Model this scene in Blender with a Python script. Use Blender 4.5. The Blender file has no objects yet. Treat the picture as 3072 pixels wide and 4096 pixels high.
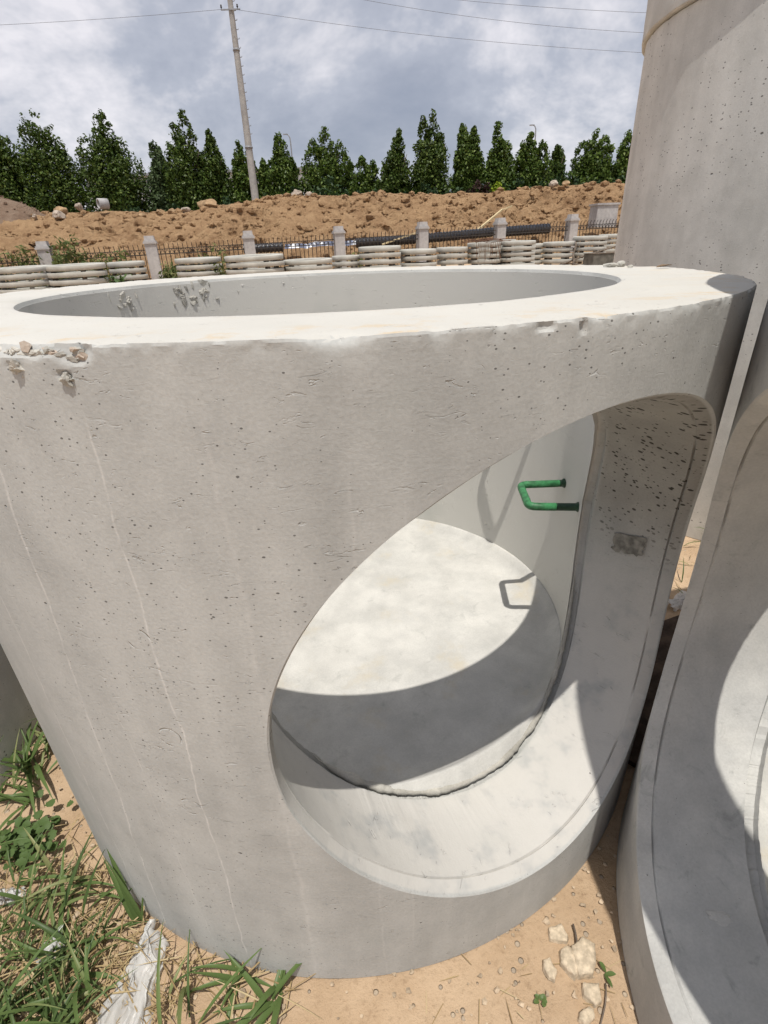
import bpy, bmesh, math, random
import numpy as np
from mathutils import Vector, Matrix

random.seed(7)
RNG = np.random.default_rng(11)
S = bpy.context.scene
COL = S.collection
PI = math.pi

# ------------------------------------------------------------------ camera
CAM = Vector((0.1276, -1.5829, 1.5248))
PITCH, ROLL = 0.4743, -0.0398
fwd = Vector((0, math.cos(PITCH), -math.sin(PITCH)))
up0 = Vector((0, math.sin(PITCH), math.cos(PITCH)))
rt0 = Vector((1, 0, 0))
rt = rt0 * math.cos(ROLL) + up0 * math.sin(ROLL)
up = up0 * math.cos(ROLL) - rt0 * math.sin(ROLL)
cd = bpy.data.cameras.new('camera')
cd.sensor_fit = 'VERTICAL'
cd.sensor_height = 36.0
cd.sensor_width = 27.0
cd.lens = 36.0 * 2070.6 / 4096.0
cd.clip_start = 0.02
cd.clip_end = 3000
cam = bpy.data.objects.new('camera', cd)
M = Matrix((rt, up, -fwd)).transposed().to_4x4()
M.translation = CAM
cam.matrix_world = M
COL.objects.link(cam)
S.camera = cam
S.render.resolution_x = 768
S.render.resolution_y = 1024

# ------------------------------------------------------------------ sky and sun
SUN_TRAVEL = Vector((0.01008, 0.3101, -1.0)).normalized()
SUN_ELEV = math.radians(72.76)
w = bpy.data.worlds.new('World')
S.world = w
w.use_nodes = True
nt = w.node_tree
nt.nodes.clear()


def nd(t, kind, **kw):
    n = t.nodes.new(kind)
    ins = kw.pop('ins', {})
    for k, v in kw.items():
        setattr(n, k, v)
    for k, v in ins.items():
        if isinstance(v, bpy.types.NodeSocket):
            t.links.new(v, n.inputs[k])
        else:
            n.inputs[k].default_value = v
    return n


def mth(t, op, a, b=0.0, c=None, clamp=False):
    n = t.nodes.new('ShaderNodeMath')
    n.operation = op
    n.use_clamp = clamp
    for i, v in enumerate((a, b, c)):
        if v is None:
            continue
        if isinstance(v, bpy.types.NodeSocket):
            t.links.new(v, n.inputs[i])
        else:
            n.inputs[i].default_value = v
    return n.outputs[0]


def mixc(t, fac, a, b, blend='MIX'):
    n = t.nodes.new('ShaderNodeMix')
    n.data_type = 'RGBA'
    n.blend_type = blend
    for i, v in ((0, fac), (6, a), (7, b)):
        if isinstance(v, bpy.types.NodeSocket):
            t.links.new(v, n.inputs[i])
        else:
            n.inputs[i].default_value = v if i == 0 else (*v[:3], 1.0)
    return n.outputs[2]


def ramp(t, fac, stops, interp='LINEAR'):
    n = t.nodes.new('ShaderNodeValToRGB')
    n.color_ramp.interpolation = interp
    el = n.color_ramp.elements
    while len(el) < len(stops):
        el.new(0.5)
    for e, (p, c) in zip(el, stops):
        e.position = p
        e.color = (*c, 1.0) if len(c) == 3 else c
    t.links.new(fac, n.inputs[0])
    return n.outputs[0]


def maprange(t, v, a, b, c=0.0, d=1.0, smooth=True):
    n = t.nodes.new('ShaderNodeMapRange')
    n.interpolation_type = 'SMOOTHSTEP' if smooth else 'LINEAR'
    t.links.new(v, n.inputs[0])
    for i, x in zip((1, 2, 3, 4), (a, b, c, d)):
        n.inputs[i].default_value = x
    return n.outputs[0]


tc = nd(nt, 'ShaderNodeTexCoord')
sep = nd(nt, 'ShaderNodeSeparateXYZ', ins={0: tc.outputs['Generated']})
den = mth(nt, 'ADD', mth(nt, 'MAXIMUM', sep.outputs[2], 0.0), 0.48)
comb = nd(nt, 'ShaderNodeCombineXYZ', ins={0: mth(nt, 'DIVIDE', sep.outputs[0], den),
                                            1: mth(nt, 'DIVIDE', sep.outputs[1], den), 2: 11.2})
n1 = nd(nt, 'ShaderNodeTexNoise', ins={'Vector': comb.outputs[0], 'Scale': 2.1, 'Detail': 6.0, 'Roughness': 0.6, 'Distortion': 0.15})
cl = n1.outputs[0]
cloudcol = ramp(nt, cl, [(0.28, (0.36, 0.39, 0.48)), (0.38, (0.43, 0.455, 0.54)), (0.47, (0.55, 0.57, 0.65)), (0.525, (0.76, 0.755, 0.81)), (0.59, (1.0, 0.965, 1.0))])
sky = nd(nt, 'ShaderNodeTexSky', sky_type='NISHITA', sun_disc=False)
sky.sun_elevation = SUN_ELEV
sky.sun_rotation = PI
skyc = mixc(nt, 1.0, sky.outputs[0], (0.11, 0.11, 0.11), 'MULTIPLY')
skymix = mixc(nt, 0.84, skyc, cloudcol)
bg = nd(nt, 'ShaderNodeBackground', ins={'Color': skymix, 'Strength': 1.0})
wo = nd(nt, 'ShaderNodeOutputWorld', ins={0: bg.outputs[0]})

sl = bpy.data.lights.new('sun', 'SUN')
sl.energy = 4.3
sl.angle = math.radians(0.55)
sl.color = (1.0, 0.955, 0.88)
so = bpy.data.objects.new('sun', sl)
so.rotation_euler = SUN_TRAVEL.to_track_quat('-Z', 'Y').to_euler()
so.location = (0, -6, 20)
COL.objects.link(so)

S.view_settings.view_transform = 'Standard'
S.view_settings.look = 'None'
S.view_settings.exposure = -0.06
S.view_settings.gamma = 1.0
S.view_settings.use_curve_mapping = False
S.render.engine = 'CYCLES'
S.cycles.use_adaptive_sampling = True
S.cycles.adaptive_threshold = 0.025
S.cycles.max_bounces = 5
S.cycles.diffuse_bounces = 3
S.cycles.glossy_bounces = 2
S.cycles.transmission_bounces = 4
S.cycles.transparent_max_bounces = 6
S.cycles.caustics_reflective = False
S.cycles.caustics_refractive = False

# ------------------------------------------------------------------ noise in numpy


def _hash(ix, iy, iz, seed):
    h = (ix * 374761393 + iy * 668265263 + iz * 2147483647 + seed * 974711) & 0xFFFFFFFF
    h = ((h ^ (h >> 13)) * 1274126177) & 0xFFFFFFFF
    h = ((h ^ (h >> 16)) * 2246822519) & 0xFFFFFFFF
    return ((h ^ (h >> 15)) & 0xFFFFFF) / float(0xFFFFFF)


def vnoise(P, seed=0):
    P = np.asarray(P, float)
    I = np.floor(P).astype(np.int64)
    F = P - I
    F = F * F * (3 - 2 * F)
    out = 0
    for dx in (0, 1):
        wx = F[:, 0] if dx else 1 - F[:, 0]
        for dy in (0, 1):
            wy = F[:, 1] if dy else 1 - F[:, 1]
            for dz in (0, 1):
                wz = F[:, 2] if dz else 1 - F[:, 2]
                out = out + wx * wy * wz * _hash(I[:, 0] + dx, I[:, 1] + dy, I[:, 2] + dz, seed)
    return out * 2 - 1


def fbm(P, scale=1.0, octaves=4, gain=0.5, seed=0):
    P = np.asarray(P, float) * scale
    a, s, o = 1.0, 0.0, 0
    for i in range(octaves):
        o = o + a * vnoise(P * (2.03 ** i) + 17.3 * i, seed + i)
        s += a
        a *= gain
    return o / s


def sstep(x, a, b):
    t = np.clip((x - a) / (b - a), 0, 1)
    return t * t * (3 - 2 * t)

# ------------------------------------------------------------------ object helpers


def mesh(name, V, F, mat=None, smooth=True, recalc=False, weld=0.0, sharp=0):
    me = bpy.data.meshes.new(name)
    V = np.asarray(V, float)
    if isinstance(F, np.ndarray):
        k = F.shape[1]
        me.vertices.add(len(V))
        me.vertices.foreach_set('co', V.ravel())
        me.loops.add(F.size)
        me.loops.foreach_set('vertex_index', F.ravel().astype(np.int32))
        me.polygons.add(len(F))
        me.polygons.foreach_set('loop_start', np.arange(0, F.size, k, dtype=np.int32))
        me.update(calc_edges=True)
    else:
        me.from_pydata(V.tolist(), [], F)
    if recalc or weld:
        bm = bmesh.new()
        bm.from_mesh(me)
        if weld:
            bmesh.ops.remove_doubles(bm, verts=bm.verts, dist=weld)
        bmesh.ops.recalc_face_normals(bm, faces=bm.faces)
        bm.to_mesh(me)
        bm.free()
    if smooth:
        me.polygons.foreach_set('use_smooth', [True] * len(me.polygons))
    if mat:
        me.materials.append(mat)
    me.update()
    if smooth and sharp:
        me.set_sharp_from_angle(angle=math.radians(sharp))
    return me


def obj(name, me, parent=None, loc=(0, 0, 0), rot=(0, 0, 0)):
    o = bpy.data.objects.new(name, me)
    o.location = loc
    o.rotation_euler = rot
    COL.objects.link(o)
    if parent:
        o.parent = parent
    return o


def tag(o, label, cat, group=None, kind=None):
    if label:
        o['label'] = label
    if cat:
        o['category'] = cat
    if group:
        o['group'] = group
    if kind:
        o['kind'] = kind
    return o


def empty(name, loc=(0, 0, 0), rot=(0, 0, 0)):
    e = bpy.data.objects.new(name, None)
    e.empty_display_size = 0.1
    e.location = loc
    e.rotation_euler = rot
    COL.objects.link(e)
    return e


def grid_faces(nr, nc, wrap=False, off=0):
    r = np.arange(nr - 1)[:, None]
    c = np.arange(nc if wrap else nc - 1)[None, :]
    c2 = (c + 1) % nc
    a = r * nc + c
    b = r * nc + c2
    d = (r + 1) * nc + c
    e = (r + 1) * nc + c2
    return np.stack([a, b, e, d], -1).reshape(-1, 4) + off


class MB:
    def __init__(s):
        s.V, s.F, s.n = [], [], 0

    def add(s, V, F):
        V = np.asarray(V, float)
        F = [tuple(int(i) + s.n for i in f) for f in F]
        s.V.append(V)
        s.F += F
        s.n += len(V)

    def box(s, c, sz, rot=None, taper=1.0):
        c = np.array(c, float)
        h = np.array(sz, float) / 2
        V = np.array([(x, y, z) for z in (-1, 1) for y in (-1, 1) for x in (-1, 1)], float)
        V[V[:, 2] > 0, :2] *= taper
        V = V * h
        if rot is not None:
            V = V @ np.array(rot.to_3x3() if hasattr(rot, 'to_3x3') else rot).T
        s.add(V + c, [(0, 2, 3, 1), (4, 5, 7, 6), (0, 1, 5, 4), (2, 6, 7, 3), (0, 4, 6, 2), (1, 3, 7, 5)])

    def tube(s, pts, rad, n=8, cap=True):
        pts = [np.array(p, float) for p in pts]
        m = len(pts)
        rad = [rad] * m if np.isscalar(rad) else rad
        T = []
        for i in range(m):
            a = pts[max(i - 1, 0)]
            b = pts[min(i + 1, m - 1)]
            t = b - a
            T.append(t / (np.linalg.norm(t) + 1e-12))
        ref = np.array([0, 0, 1.0]) if abs(T[0][2]) < 0.9 else np.array([1.0, 0, 0])
        V = []
        u = np.cross(T[0], ref)
        for i in range(m):
            u = u - T[i] * (u @ T[i])
            u /= np.linalg.norm(u) + 1e-12
            v = np.cross(T[i], u)
            a = np.arange(n) * 2 * PI / n
            V.append(pts[i] + rad[i] * (np.cos(a)[:, None] * u + np.sin(a)[:, None] * v))
        F = [tuple(f) for f in grid_faces(m, n, True)]
        if cap:
            F.append(tuple(range(n))[::-1])
            F.append(tuple(range((m - 1) * n, m * n)))
        s.add(np.concatenate(V), F)

    def build(s, name, mat, parent=None, smooth=False, recalc=False, loc=(0, 0, 0), rot=(0, 0, 0)):
        return obj(name, mesh(name, np.concatenate(s.V), s.F, mat, smooth, recalc), parent, loc, rot)


def ico(sub=3):
    bm = bmesh.new()
    bmesh.ops.create_icosphere(bm, subdivisions=sub, radius=1.0)
    V = np.array([v.co[:] for v in bm.verts])
    F = [tuple(v.index for v in f.verts) for f in bm.faces]
    bm.free()
    return V, F


def rock_mesh(name, mat, size, seed, sub=3, rough=0.35, angular=True):
    V, F = ico(sub)
    rs = np.random.default_rng(seed)
    if angular:
        for k in range(9):
            nrm = rs.normal(size=3)
            nrm /= np.linalg.norm(nrm)
            d = V @ nrm
            lim = rs.uniform(0.55, 0.85)
            V = V - np.outer(np.clip(d - lim, 0, None), nrm)
    V = V * (1 + rough * 0.5 * fbm(V, 2.2, 4, 0.55, seed)[:, None])
    V = V * np.array(size) / 2
    return mesh(name, V, F, mat, not angular)

# ------------------------------------------------------------------ materials


def newmat(name):
    m = bpy.data.materials.new(name)
    m.use_nodes = True
    t = m.node_tree
    b = t.nodes['Principled BSDF']
    b.inputs['Roughness'].default_value = 0.9
    b.inputs['Specular IOR Level'].default_value = 0.25
    return m, t, b


def concrete(name, c1, c2, pit=1.0, pitscale=1.0, lines=1.0, stain=None, spec=None, extra=None, grain=1.0, blot=0.0):
    m, t, b = newmat(name)
    tc = nd(t, 'ShaderNodeTexCoord')
    P = tc.outputs['Object']
    big = nd(t, 'ShaderNodeTexNoise', ins={'Vector': P, 'Scale': 2.3, 'Detail': 3.0, 'Roughness': 0.6}).outputs[0]
    mid = nd(t, 'ShaderNodeTexNoise', ins={'Vector': P, 'Scale': 11.0, 'Detail': 3.0, 'Roughness': 0.65}).outputs[0]
    fine = nd(t, 'ShaderNodeTexNoise', ins={'Vector': P, 'Scale': 190.0, 'Detail': 2.0, 'Roughness': 0.6}).outputs[0]
    f = mth(t, 'ADD', mth(t, 'MULTIPLY', big, 0.6), mth(t, 'MULTIPLY', mid, 0.4))
    col = mixc(t, maprange(t, f, 0.36, 0.64), c1, c2)
    g = mth(t, 'ADD', 0.86, mth(t, 'MULTIPLY', fine, 0.28 * grain))
    gc = nd(t, 'ShaderNodeCombineColor', ins={0: g, 1: g, 2: g})
    col = mixc(t, 1.0, col, gc.outputs[0], 'MULTIPLY')
    vs = nd(t, 'ShaderNodeTexNoise', ins={'Vector': nd(t, 'ShaderNodeMapping', ins={0: P, 3: (7, 7, 0.7)}).outputs[0], 'Scale': 1.0, 'Detail': 3.0, 'Roughness': 0.6}).outputs[0]
    vg = maprange(t, vs, 0.3, 0.7, 0.88, 1.08, False)
    col = mixc(t, 1.0, col, nd(t, 'ShaderNodeCombineColor', ins={0: vg, 1: vg, 2: mth(t, 'MULTIPLY', vg, 1.005)}).outputs[0], 'MULTIPLY')
    if blot:
        bl = nd(t, 'ShaderNodeTexNoise', ins={'Vector': P, 'Scale': 14.0, 'Detail': 5.0, 'Roughness': 0.7, 'Distortion': 0.6}).outputs[0]
        col = mixc(t, mth(t, 'MULTIPLY', maprange(t, bl, 0.56, 0.72), blot), col, (0.20, 0.21, 0.20))
    if stain:
        sn = nd(t, 'ShaderNodeTexNoise', ins={'Vector': P, 'Scale': 5.0, 'Detail': 6.0, 'Roughness': 0.7}).outputs[0]
        col = mixc(t, mth(t, 'MULTIPLY', maprange(t, sn, 0.52, 0.72), 0.6), col, stain)
    # air-bubble pits of two sizes
    h = None
    dens = maprange(t, big, 0.40, 0.60, 1.0, 0.45)
    Pz = nd(t, 'ShaderNodeMapping', ins={0: P, 3: (1, 1, 1.5)}).outputs[0]
    pits = None
    bigpit = None
    for sc, r, thr in ((17.0, 0.085, 0.62), (42.0, 0.13, 0.25), (90.0, 0.22, 0.08)) if pit > 0 else ((30.0, 0.1, 0.5),):
        v = nd(t, 'ShaderNodeTexVoronoi', ins={'Vector': Pz, 'Scale': sc * pitscale, 'Randomness': 1.0})
        sc_ = nd(t, 'ShaderNodeSeparateColor', ins={0: v.outputs['Color']})
        rad = mth(t, 'MULTIPLY', mth(t, 'MULTIPLY', mth(t, 'SUBTRACT', sc_.outputs[0], thr), r / (1 - thr)), mth(t, 'MULTIPLY', mth(t, 'MULTIPLY', dens, pit), mth(t, 'ADD', 0.45, mth(t, 'MULTIPLY', fine, 1.1))))
        mk = mth(t, 'MULTIPLY', mth(t, 'SUBTRACT', rad, v.outputs['Distance']), 30.0, clamp=True)
        bigpit = mk if bigpit is None else bigpit
        pits = mk if pits is None else mth(t, 'MAXIMUM', pits, mk)
    col = mixc(t, mth(t, 'MULTIPLY', pits, 0.76), col, (0.05, 0.046, 0.042))
    # short horizontal form lines
    Pm = nd(t, 'ShaderNodeMapping', ins={0: P, 3: (26, 26, 95)}).outputs[0]
    ln = nd(t, 'ShaderNodeTexNoise', ins={'Vector': Pm, 'Scale': 1.0, 'Detail': 3.0, 'Roughness': 0.65, 'Distortion': 1.2}).outputs[0]
    lnm = maprange(t, mid, 0.42, 0.62)
    crk = mth(t, 'MULTIPLY', maprange(t, ln, 0.62, 0.70), mth(t, 'MULTIPLY', lnm, lines))
    H = mth(t, 'SUBTRACT', mth(t, 'MULTIPLY', fine, 0.13 * grain), mth(t, 'MULTIPLY', bigpit, 2.2))
    H = mth(t, 'SUBTRACT', H, mth(t, 'MULTIPLY', crk, 0.5))
    H = mth(t, 'ADD', H, mth(t, 'MULTIPLY', mth(t, 'MULTIPLY', ln, maprange(t, big, 0.4, 0.6, 0.25, 1.0)), 0.12 * lines))
    H = mth(t, 'ADD', H, mth(t, 'MULTIPLY', mid, 0.3))
    if extra:
        col, H = extra(t, P, col, H, big, mid)
    t.links.new(col, b.inputs['Base Color'])
    bp = nd(t, 'ShaderNodeBump', ins={'Height': H, 'Distance': 0.004, 'Strength': 0.8})
    t.links.new(bp.outputs[0], b.inputs['Normal'])
    return m


def main_marks(t, P, col, H, big, mid):
    """white mineral runs, three round form marks, cream crust on the rim"""
    sp = nd(t, 'ShaderNodeSeparateXYZ', ins={0: P})
    th = mth(t, 'ARCTAN2', sp.outputs[1], sp.outputs[0])
    z = sp.outputs[2]
    wob = nd(t, 'ShaderNodeTexNoise', ins={'Vector': P, 'Scale': 5.5, 'Detail': 5.0, 'Roughness': 0.6}).outputs[0]
    thw = mth(t, 'ADD', th, mth(t, 'MULTIPLY', mth(t, 'SUBTRACT', wob, 0.5), 0.035))
    brk = nd(t, 'ShaderNodeTexNoise', ins={'Vector': P, 'Scale': 26.0, 'Detail': 3.0}).outputs[0]
    brm = maprange(t, brk, 0.33, 0.6, 0.25, 1.0)
    tot = None
    for a0, slope, wd, am, z1 in ((-1.803, 0.0, 0.0028, 0.42, 1.40), (-2.005, 0.06, 0.0038, 0.36, 1.36), (-1.925, -0.04, 0.002, 0.2, 0.9),
                                  (-2.14, 0.0, 0.0035, 0.28, 1.1), (-1.482, 0.0, 0.004, 0.12, 1.36), (-1.41, 0.0, 0.003, 0.08, 1.33),
                                  (-1.645, 0.0, 0.006, 0.14, 1.41), (-1.13, 0.0, 0.004, 0.12, 0.2), (-1.20, 0.0, 0.003, 0.10, 0.2)):
        c = mth(t, 'ADD', a0, mth(t, 'MULTIPLY', mth(t, 'SUBTRACT', z, 0.8), slope))
        d = mth(t, 'ABSOLUTE', mth(t, 'SUBTRACT', thw, c))
        k = mth(t, 'MULTIPLY', mth(t, 'SUBTRACT', 1.0, mth(t, 'DIVIDE', d, wd)), am, clamp=True)
        k = mth(t, 'MULTIPLY', k, maprange(t, z, z1, z1 - 0.12))
        tot = k if tot is None else mth(t, 'MAXIMUM', tot, k)
    tot = mth(t, 'MULTIPLY', tot, brm)
    col = mixc(t, tot, col, (0.80, 0.78, 0.75))
    for (ta, tz) in ((-1.8244, 1.008), (-1.825, 0.794), (-1.829, 0.605)):
        p = (math.cos(ta), math.sin(ta), tz)
        dd = nd(t, 'ShaderNodeVectorMath', operation='DISTANCE', ins={0: P, 1: p}).outputs['Value']
        ring = mth(t, 'SUBTRACT', 1.0, mth(t, 'DIVIDE', mth(t, 'ABSOLUTE', mth(t, 'SUBTRACT', dd, 0.021)), 0.0022), clamp=True)
        ring = mth(t, 'MULTIPLY', ring, maprange(t, brk, 0.46, 0.6))
        H = mth(t, 'SUBTRACT', H, mth(t, 'MULTIPLY', ring, 0.9))
    # pale crust and yellow-brown stain on the upper face, strongest by the outer rim
    r = nd(t, 'ShaderNodeVectorMath', operation='LENGTH', ins={0: nd(t, 'ShaderNodeCombineXYZ', ins={0: sp.outputs[0], 1: sp.outputs[1], 2: 0.0}).outputs[0]}).outputs['Value']
    gn_ = nd(t, 'ShaderNodeSeparateXYZ', ins={0: nd(t, 'ShaderNodeNewGeometry').outputs['True Normal']}).outputs[2]
    topm = mth(t, 'MULTIPLY', maprange(t, z, 1.430, 1.436), maprange(t, gn_, 0.8, 0.97))
    col = mixc(t, mth(t, 'MULTIPLY', topm, 0.75), col, (0.545, 0.528, 0.485))
    yn = nd(t, 'ShaderNodeTexNoise', ins={'Vector': P, 'Scale': 9.0, 'Detail': 6.0, 'Roughness': 0.72}).outputs[0]
    ym = mth(t, 'MULTIPLY', mth(t, 'MULTIPLY', maprange(t, yn, 0.50, 0.66), topm), maprange(t, r, 0.86, 0.985, 0.15, 0.75))
    col = mixc(t, ym, col, (0.52, 0.40, 0.25))
    # paler inner face, and clustered long air holes on the walls of the opening
    inn = mth(t, 'MULTIPLY', maprange(t, r, 0.765, 0.752), maprange(t, z, 1.43, 1.425))
    col = mixc(t, inn, col, (0.57, 0.56, 0.525))
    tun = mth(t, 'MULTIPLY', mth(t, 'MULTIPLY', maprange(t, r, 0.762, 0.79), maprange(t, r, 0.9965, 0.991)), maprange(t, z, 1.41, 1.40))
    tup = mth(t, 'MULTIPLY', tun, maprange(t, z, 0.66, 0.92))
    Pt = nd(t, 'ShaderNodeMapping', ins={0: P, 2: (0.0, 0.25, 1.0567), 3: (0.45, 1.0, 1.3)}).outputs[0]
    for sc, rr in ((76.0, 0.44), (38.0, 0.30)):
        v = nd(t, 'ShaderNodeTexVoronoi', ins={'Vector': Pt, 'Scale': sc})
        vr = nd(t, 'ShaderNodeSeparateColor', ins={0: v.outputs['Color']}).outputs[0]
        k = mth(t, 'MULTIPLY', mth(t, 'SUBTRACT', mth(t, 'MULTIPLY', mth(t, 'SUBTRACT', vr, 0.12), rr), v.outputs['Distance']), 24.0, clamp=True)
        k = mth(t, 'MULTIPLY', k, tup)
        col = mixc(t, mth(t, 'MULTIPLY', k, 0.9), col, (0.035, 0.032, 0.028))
    col = mixc(t, mth(t, 'MULTIPLY', tup, 0.55), col, mixc(t, 1.0, col, (0.42, 0.39, 0.34), 'MULTIPLY'))  # upper walls of the opening: deeper shade painted into the colour
    tlo = mth(t, 'MULTIPLY', tun, maprange(t, z, 0.80, 0.45))
    dn = mid
    col = mixc(t, mth(t, 'MULTIPLY', tlo, 0.8), col, mixc(t, maprange(t, dn, 0.48, 0.75), (0.53, 0.51, 0.475), (0.39, 0.39, 0.38)))
    # greenish damp patches low on the rim
    gn = big
    col = mixc(t, mth(t, 'MULTIPLY', maprange(t, gn, 0.58, 0.75), 0.35), col, (0.30, 0.33, 0.31))
    return col, H


C_LIGHT = (0.465, 0.468, 0.448)
C_MID = (0.395, 0.398, 0.382)
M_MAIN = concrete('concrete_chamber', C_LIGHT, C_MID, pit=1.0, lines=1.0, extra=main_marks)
M_FLOOR = concrete('concrete_floor', (0.575, 0.565, 0.53), (0.47, 0.465, 0.44), pit=0.3, lines=0.0, stain=(0.50, 0.44, 0.33), blot=0.25)
M_RIGHT = concrete('concrete_right', (0.52, 0.515, 0.485), (0.41, 0.41, 0.395), pit=0.6, lines=0.3, blot=0.5)
M_TALL = concrete('concrete_tall', (0.595, 0.59, 0.56), (0.49, 0.487, 0.46), pit=1.2, pitscale=0.6, lines=0.25)
M_POST = concrete('concrete_post', (0.46, 0.45, 0.44), (0.34, 0.33, 0.33), pit=0.0, lines=0.0)
M_POLE = concrete('concrete_pole', (0.40, 0.39, 0.37), (0.30, 0.29, 0.28), pit=0.0, lines=0.0)
M_CHIP = concrete('concrete_broken', (0.46, 0.445, 0.40), (0.28, 0.27, 0.24), pit=0.5, pitscale=2.0, lines=0.0, grain=2.0)


def plain(name, c, rough=0.8, spec=0.3, var=0.25, scale=20.0, bump=0.0, metal=0.0, trans=0.0):
    m, t, b = newmat(name)
    tc = nd(t, 'ShaderNodeTexCoord')
    n = nd(t, 'ShaderNodeTexNoise', ins={'Vector': tc.outputs['Object'], 'Scale': scale, 'Detail': 5.0, 'Roughness': 0.6}).outputs[0]
    lo = tuple(x * (1 - var) for x in c)
    hi = tuple(min(1, x * (1 + var)) for x in c)
    col = mixc(t, maprange(t, n, 0.3, 0.7), lo, hi)
    t.links.new(col, b.inputs['Base Color'])
    b.inputs['Roughness'].default_value = rough
    b.inputs['Specular IOR Level'].default_value = spec
    b.inputs['Metallic'].default_value = metal
    if bump:
        bp = nd(t, 'ShaderNodeBump', ins={'Height': n, 'Distance': bump, 'Strength': 0.8})
        t.links.new(bp.outputs[0], b.inputs['Normal'])
    if trans:
        tr = nd(t, 'ShaderNodeBsdfTranslucent', ins={0: col})
        mx = nd(t, 'ShaderNodeMixShader', ins={0: trans, 1: b.outputs[0], 2: tr.outputs[0]})
        mx = nd(t, 'ShaderNodeMixShader', ins={0: 0.14, 1: mx.outputs[0], 2: nd(t, 'ShaderNodeBsdfTransparent').outputs[0]})
        out = t.nodes['Material Output']
        t.links.new(mx.outputs[0], out.inputs[0])
    return m


def leafmat(name, c1, c2, trans=0.25, rough=0.55, c3=None):
    m, t, b = newmat(name)
    geo = nd(t, 'ShaderNodeNewGeometry')
    r = geo.outputs['Random Per Island']
    st = [(0.0, c1), (0.75, c2), (1.0, c3 or c2)]
    col = ramp(t, r, st)
    t.links.new(col, b.inputs['Base Color'])
    b.inputs['Roughness'].default_value = rough
    b.inputs['Specular IOR Level'].default_value = 0.2
    tr = nd(t, 'ShaderNodeBsdfTranslucent', ins={0: col})
    mx = nd(t, 'ShaderNodeMixShader', ins={0: trans, 1: b.outputs[0], 2: tr.outputs[0]})
    t.links.new(mx.outputs[0], t.nodes['Material Output'].inputs[0])
    return m


def soil(name, c1, c2, c3, pebble=1.0, bump=0.01, scale=1.0):
    m, t, b = newmat(name)
    tc = nd(t, 'ShaderNodeTexCoord')
    P = nd(t, 'ShaderNodeMapping', ins={0: tc.outputs['Object'], 3: (scale,) * 3}).outputs[0]
    a = nd(t, 'ShaderNodeTexNoise', ins={'Vector': P, 'Scale': 3.0, 'Detail': 8.0, 'Roughness': 0.65}).outputs[0]
    f = nd(t, 'ShaderNodeTexNoise', ins={'Vector': P, 'Scale': 60.0, 'Detail': 6.0, 'Roughness': 0.7}).outputs[0]
    col = mixc(t, maprange(t, a, 0.35, 0.65), c1, c2)
    col = mixc(t, mth(t, 'MULTIPLY', maprange(t, f, 0.52, 0.75), 0.7), col, c3)
    v = nd(t, 'ShaderNodeTexVoronoi', ins={'Vector': P, 'Scale': 46.0})
    vc = nd(t, 'ShaderNodeSeparateColor', ins={0: v.outputs['Color']})
    peb = mth(t, 'MULTIPLY', mth(t, 'SUBTRACT', mth(t, 'MULTIPLY', mth(t, 'SUBTRACT', vc.outputs[0], 0.72), 1.2 * pebble), v.outputs['Distance']), 12.0, clamp=True)
    pc = mixc(t, vc.outputs[1], (0.30, 0.27, 0.23), (0.50, 0.42, 0.32))
    col = mixc(t, mth(t, 'MULTIPLY', peb, 0.7), col, pc)
    t.links.new(col, b.inputs['Base Color'])
    h = mth(t, 'ADD', mth(t, 'ADD', mth(t, 'MULTIPLY', f, 0.7), a), mth(t, 'MULTIPLY', peb, 0.5))
    bp = nd(t, 'ShaderNodeBump', ins={'Height': h, 'Distance': bump, 'Strength': 0.9})
    t.links.new(bp.outputs[0], b.inputs['Normal'])
    b.inputs['Roughness'].default_value = 0.97
    b.inputs['Specular IOR Level'].default_value = 0.1
    return m


M_SOIL = soil('sandy_soil', (0.51, 0.375, 0.25), (0.43, 0.305, 0.195), (0.26, 0.175, 0.108), 1.2, 0.012)
M_MOUND = soil('mound_soil', (0.50, 0.33, 0.187), (0.39, 0.244, 0.135), (0.18, 0.11, 0.06), 0.0, 0.22, 0.5)
M_GRAVEL = soil('gravel_soil', (0.32, 0.235, 0.175), (0.25, 0.17, 0.12), (0.15, 0.11, 0.08), 1.0, 0.2, 0.5)
M_GREEN = plain('green_plastic', (0.04, 0.175, 0.07), 0.5, 0.4, 0.45, 45, 0.003)
M_DARKGREEN = plain('green_plastic_dark', (0.012, 0.045, 0.02), 0.5, 0.4, 0.3, 40, 0.001)
M_IRON = plain('dark_iron', (0.045, 0.040, 0.036), 0.6, 0.4, 0.5, 30)
M_BLACKPIPE = plain('black_plastic', (0.020, 0.022, 0.030), 0.28, 0.6, 0.3, 8)
M_WOOD = plain('pale_timber', (0.55, 0.45, 0.27), 0.8, 0.2, 0.2, 12)
M_OLDWOOD = plain('grey_wood', (0.16, 0.13, 0.105), 0.9, 0.1, 0.35, 14)
M_BAG = plain('thin_plastic', (0.78, 0.78, 0.765), 0.3, 0.5, 0.04, 20, 0.0, trans=0.4)
M_FILM = plain('blue_film', (0.10, 0.12, 0.19), 0.3, 0.6, 0.3, 6)
M_RING = plain('concrete_cover', (0.42, 0.41, 0.37), 0.9, 0.15, 0.16, 3.0)
M_STONE = plain('pale_stone', (0.53, 0.44, 0.325), 0.95, 0.1, 0.25, 60, 0.004)
M_ROCK = plain('brown_rock', (0.32, 0.22, 0.13), 0.95, 0.1, 0.35, 3, 0.05)
M_ROCKG = plain('grey_rock', (0.38, 0.32, 0.265), 0.95, 0.1, 0.25, 3, 0.05)
M_WHITEWALL = plain('white_wall', (0.66, 0.67, 0.68), 0.9, 0.1, 0.06, 1)
M_WINDOW = plain('window_glass', (0.06, 0.075, 0.09), 0.15, 0.6, 0.2, 1)
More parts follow.
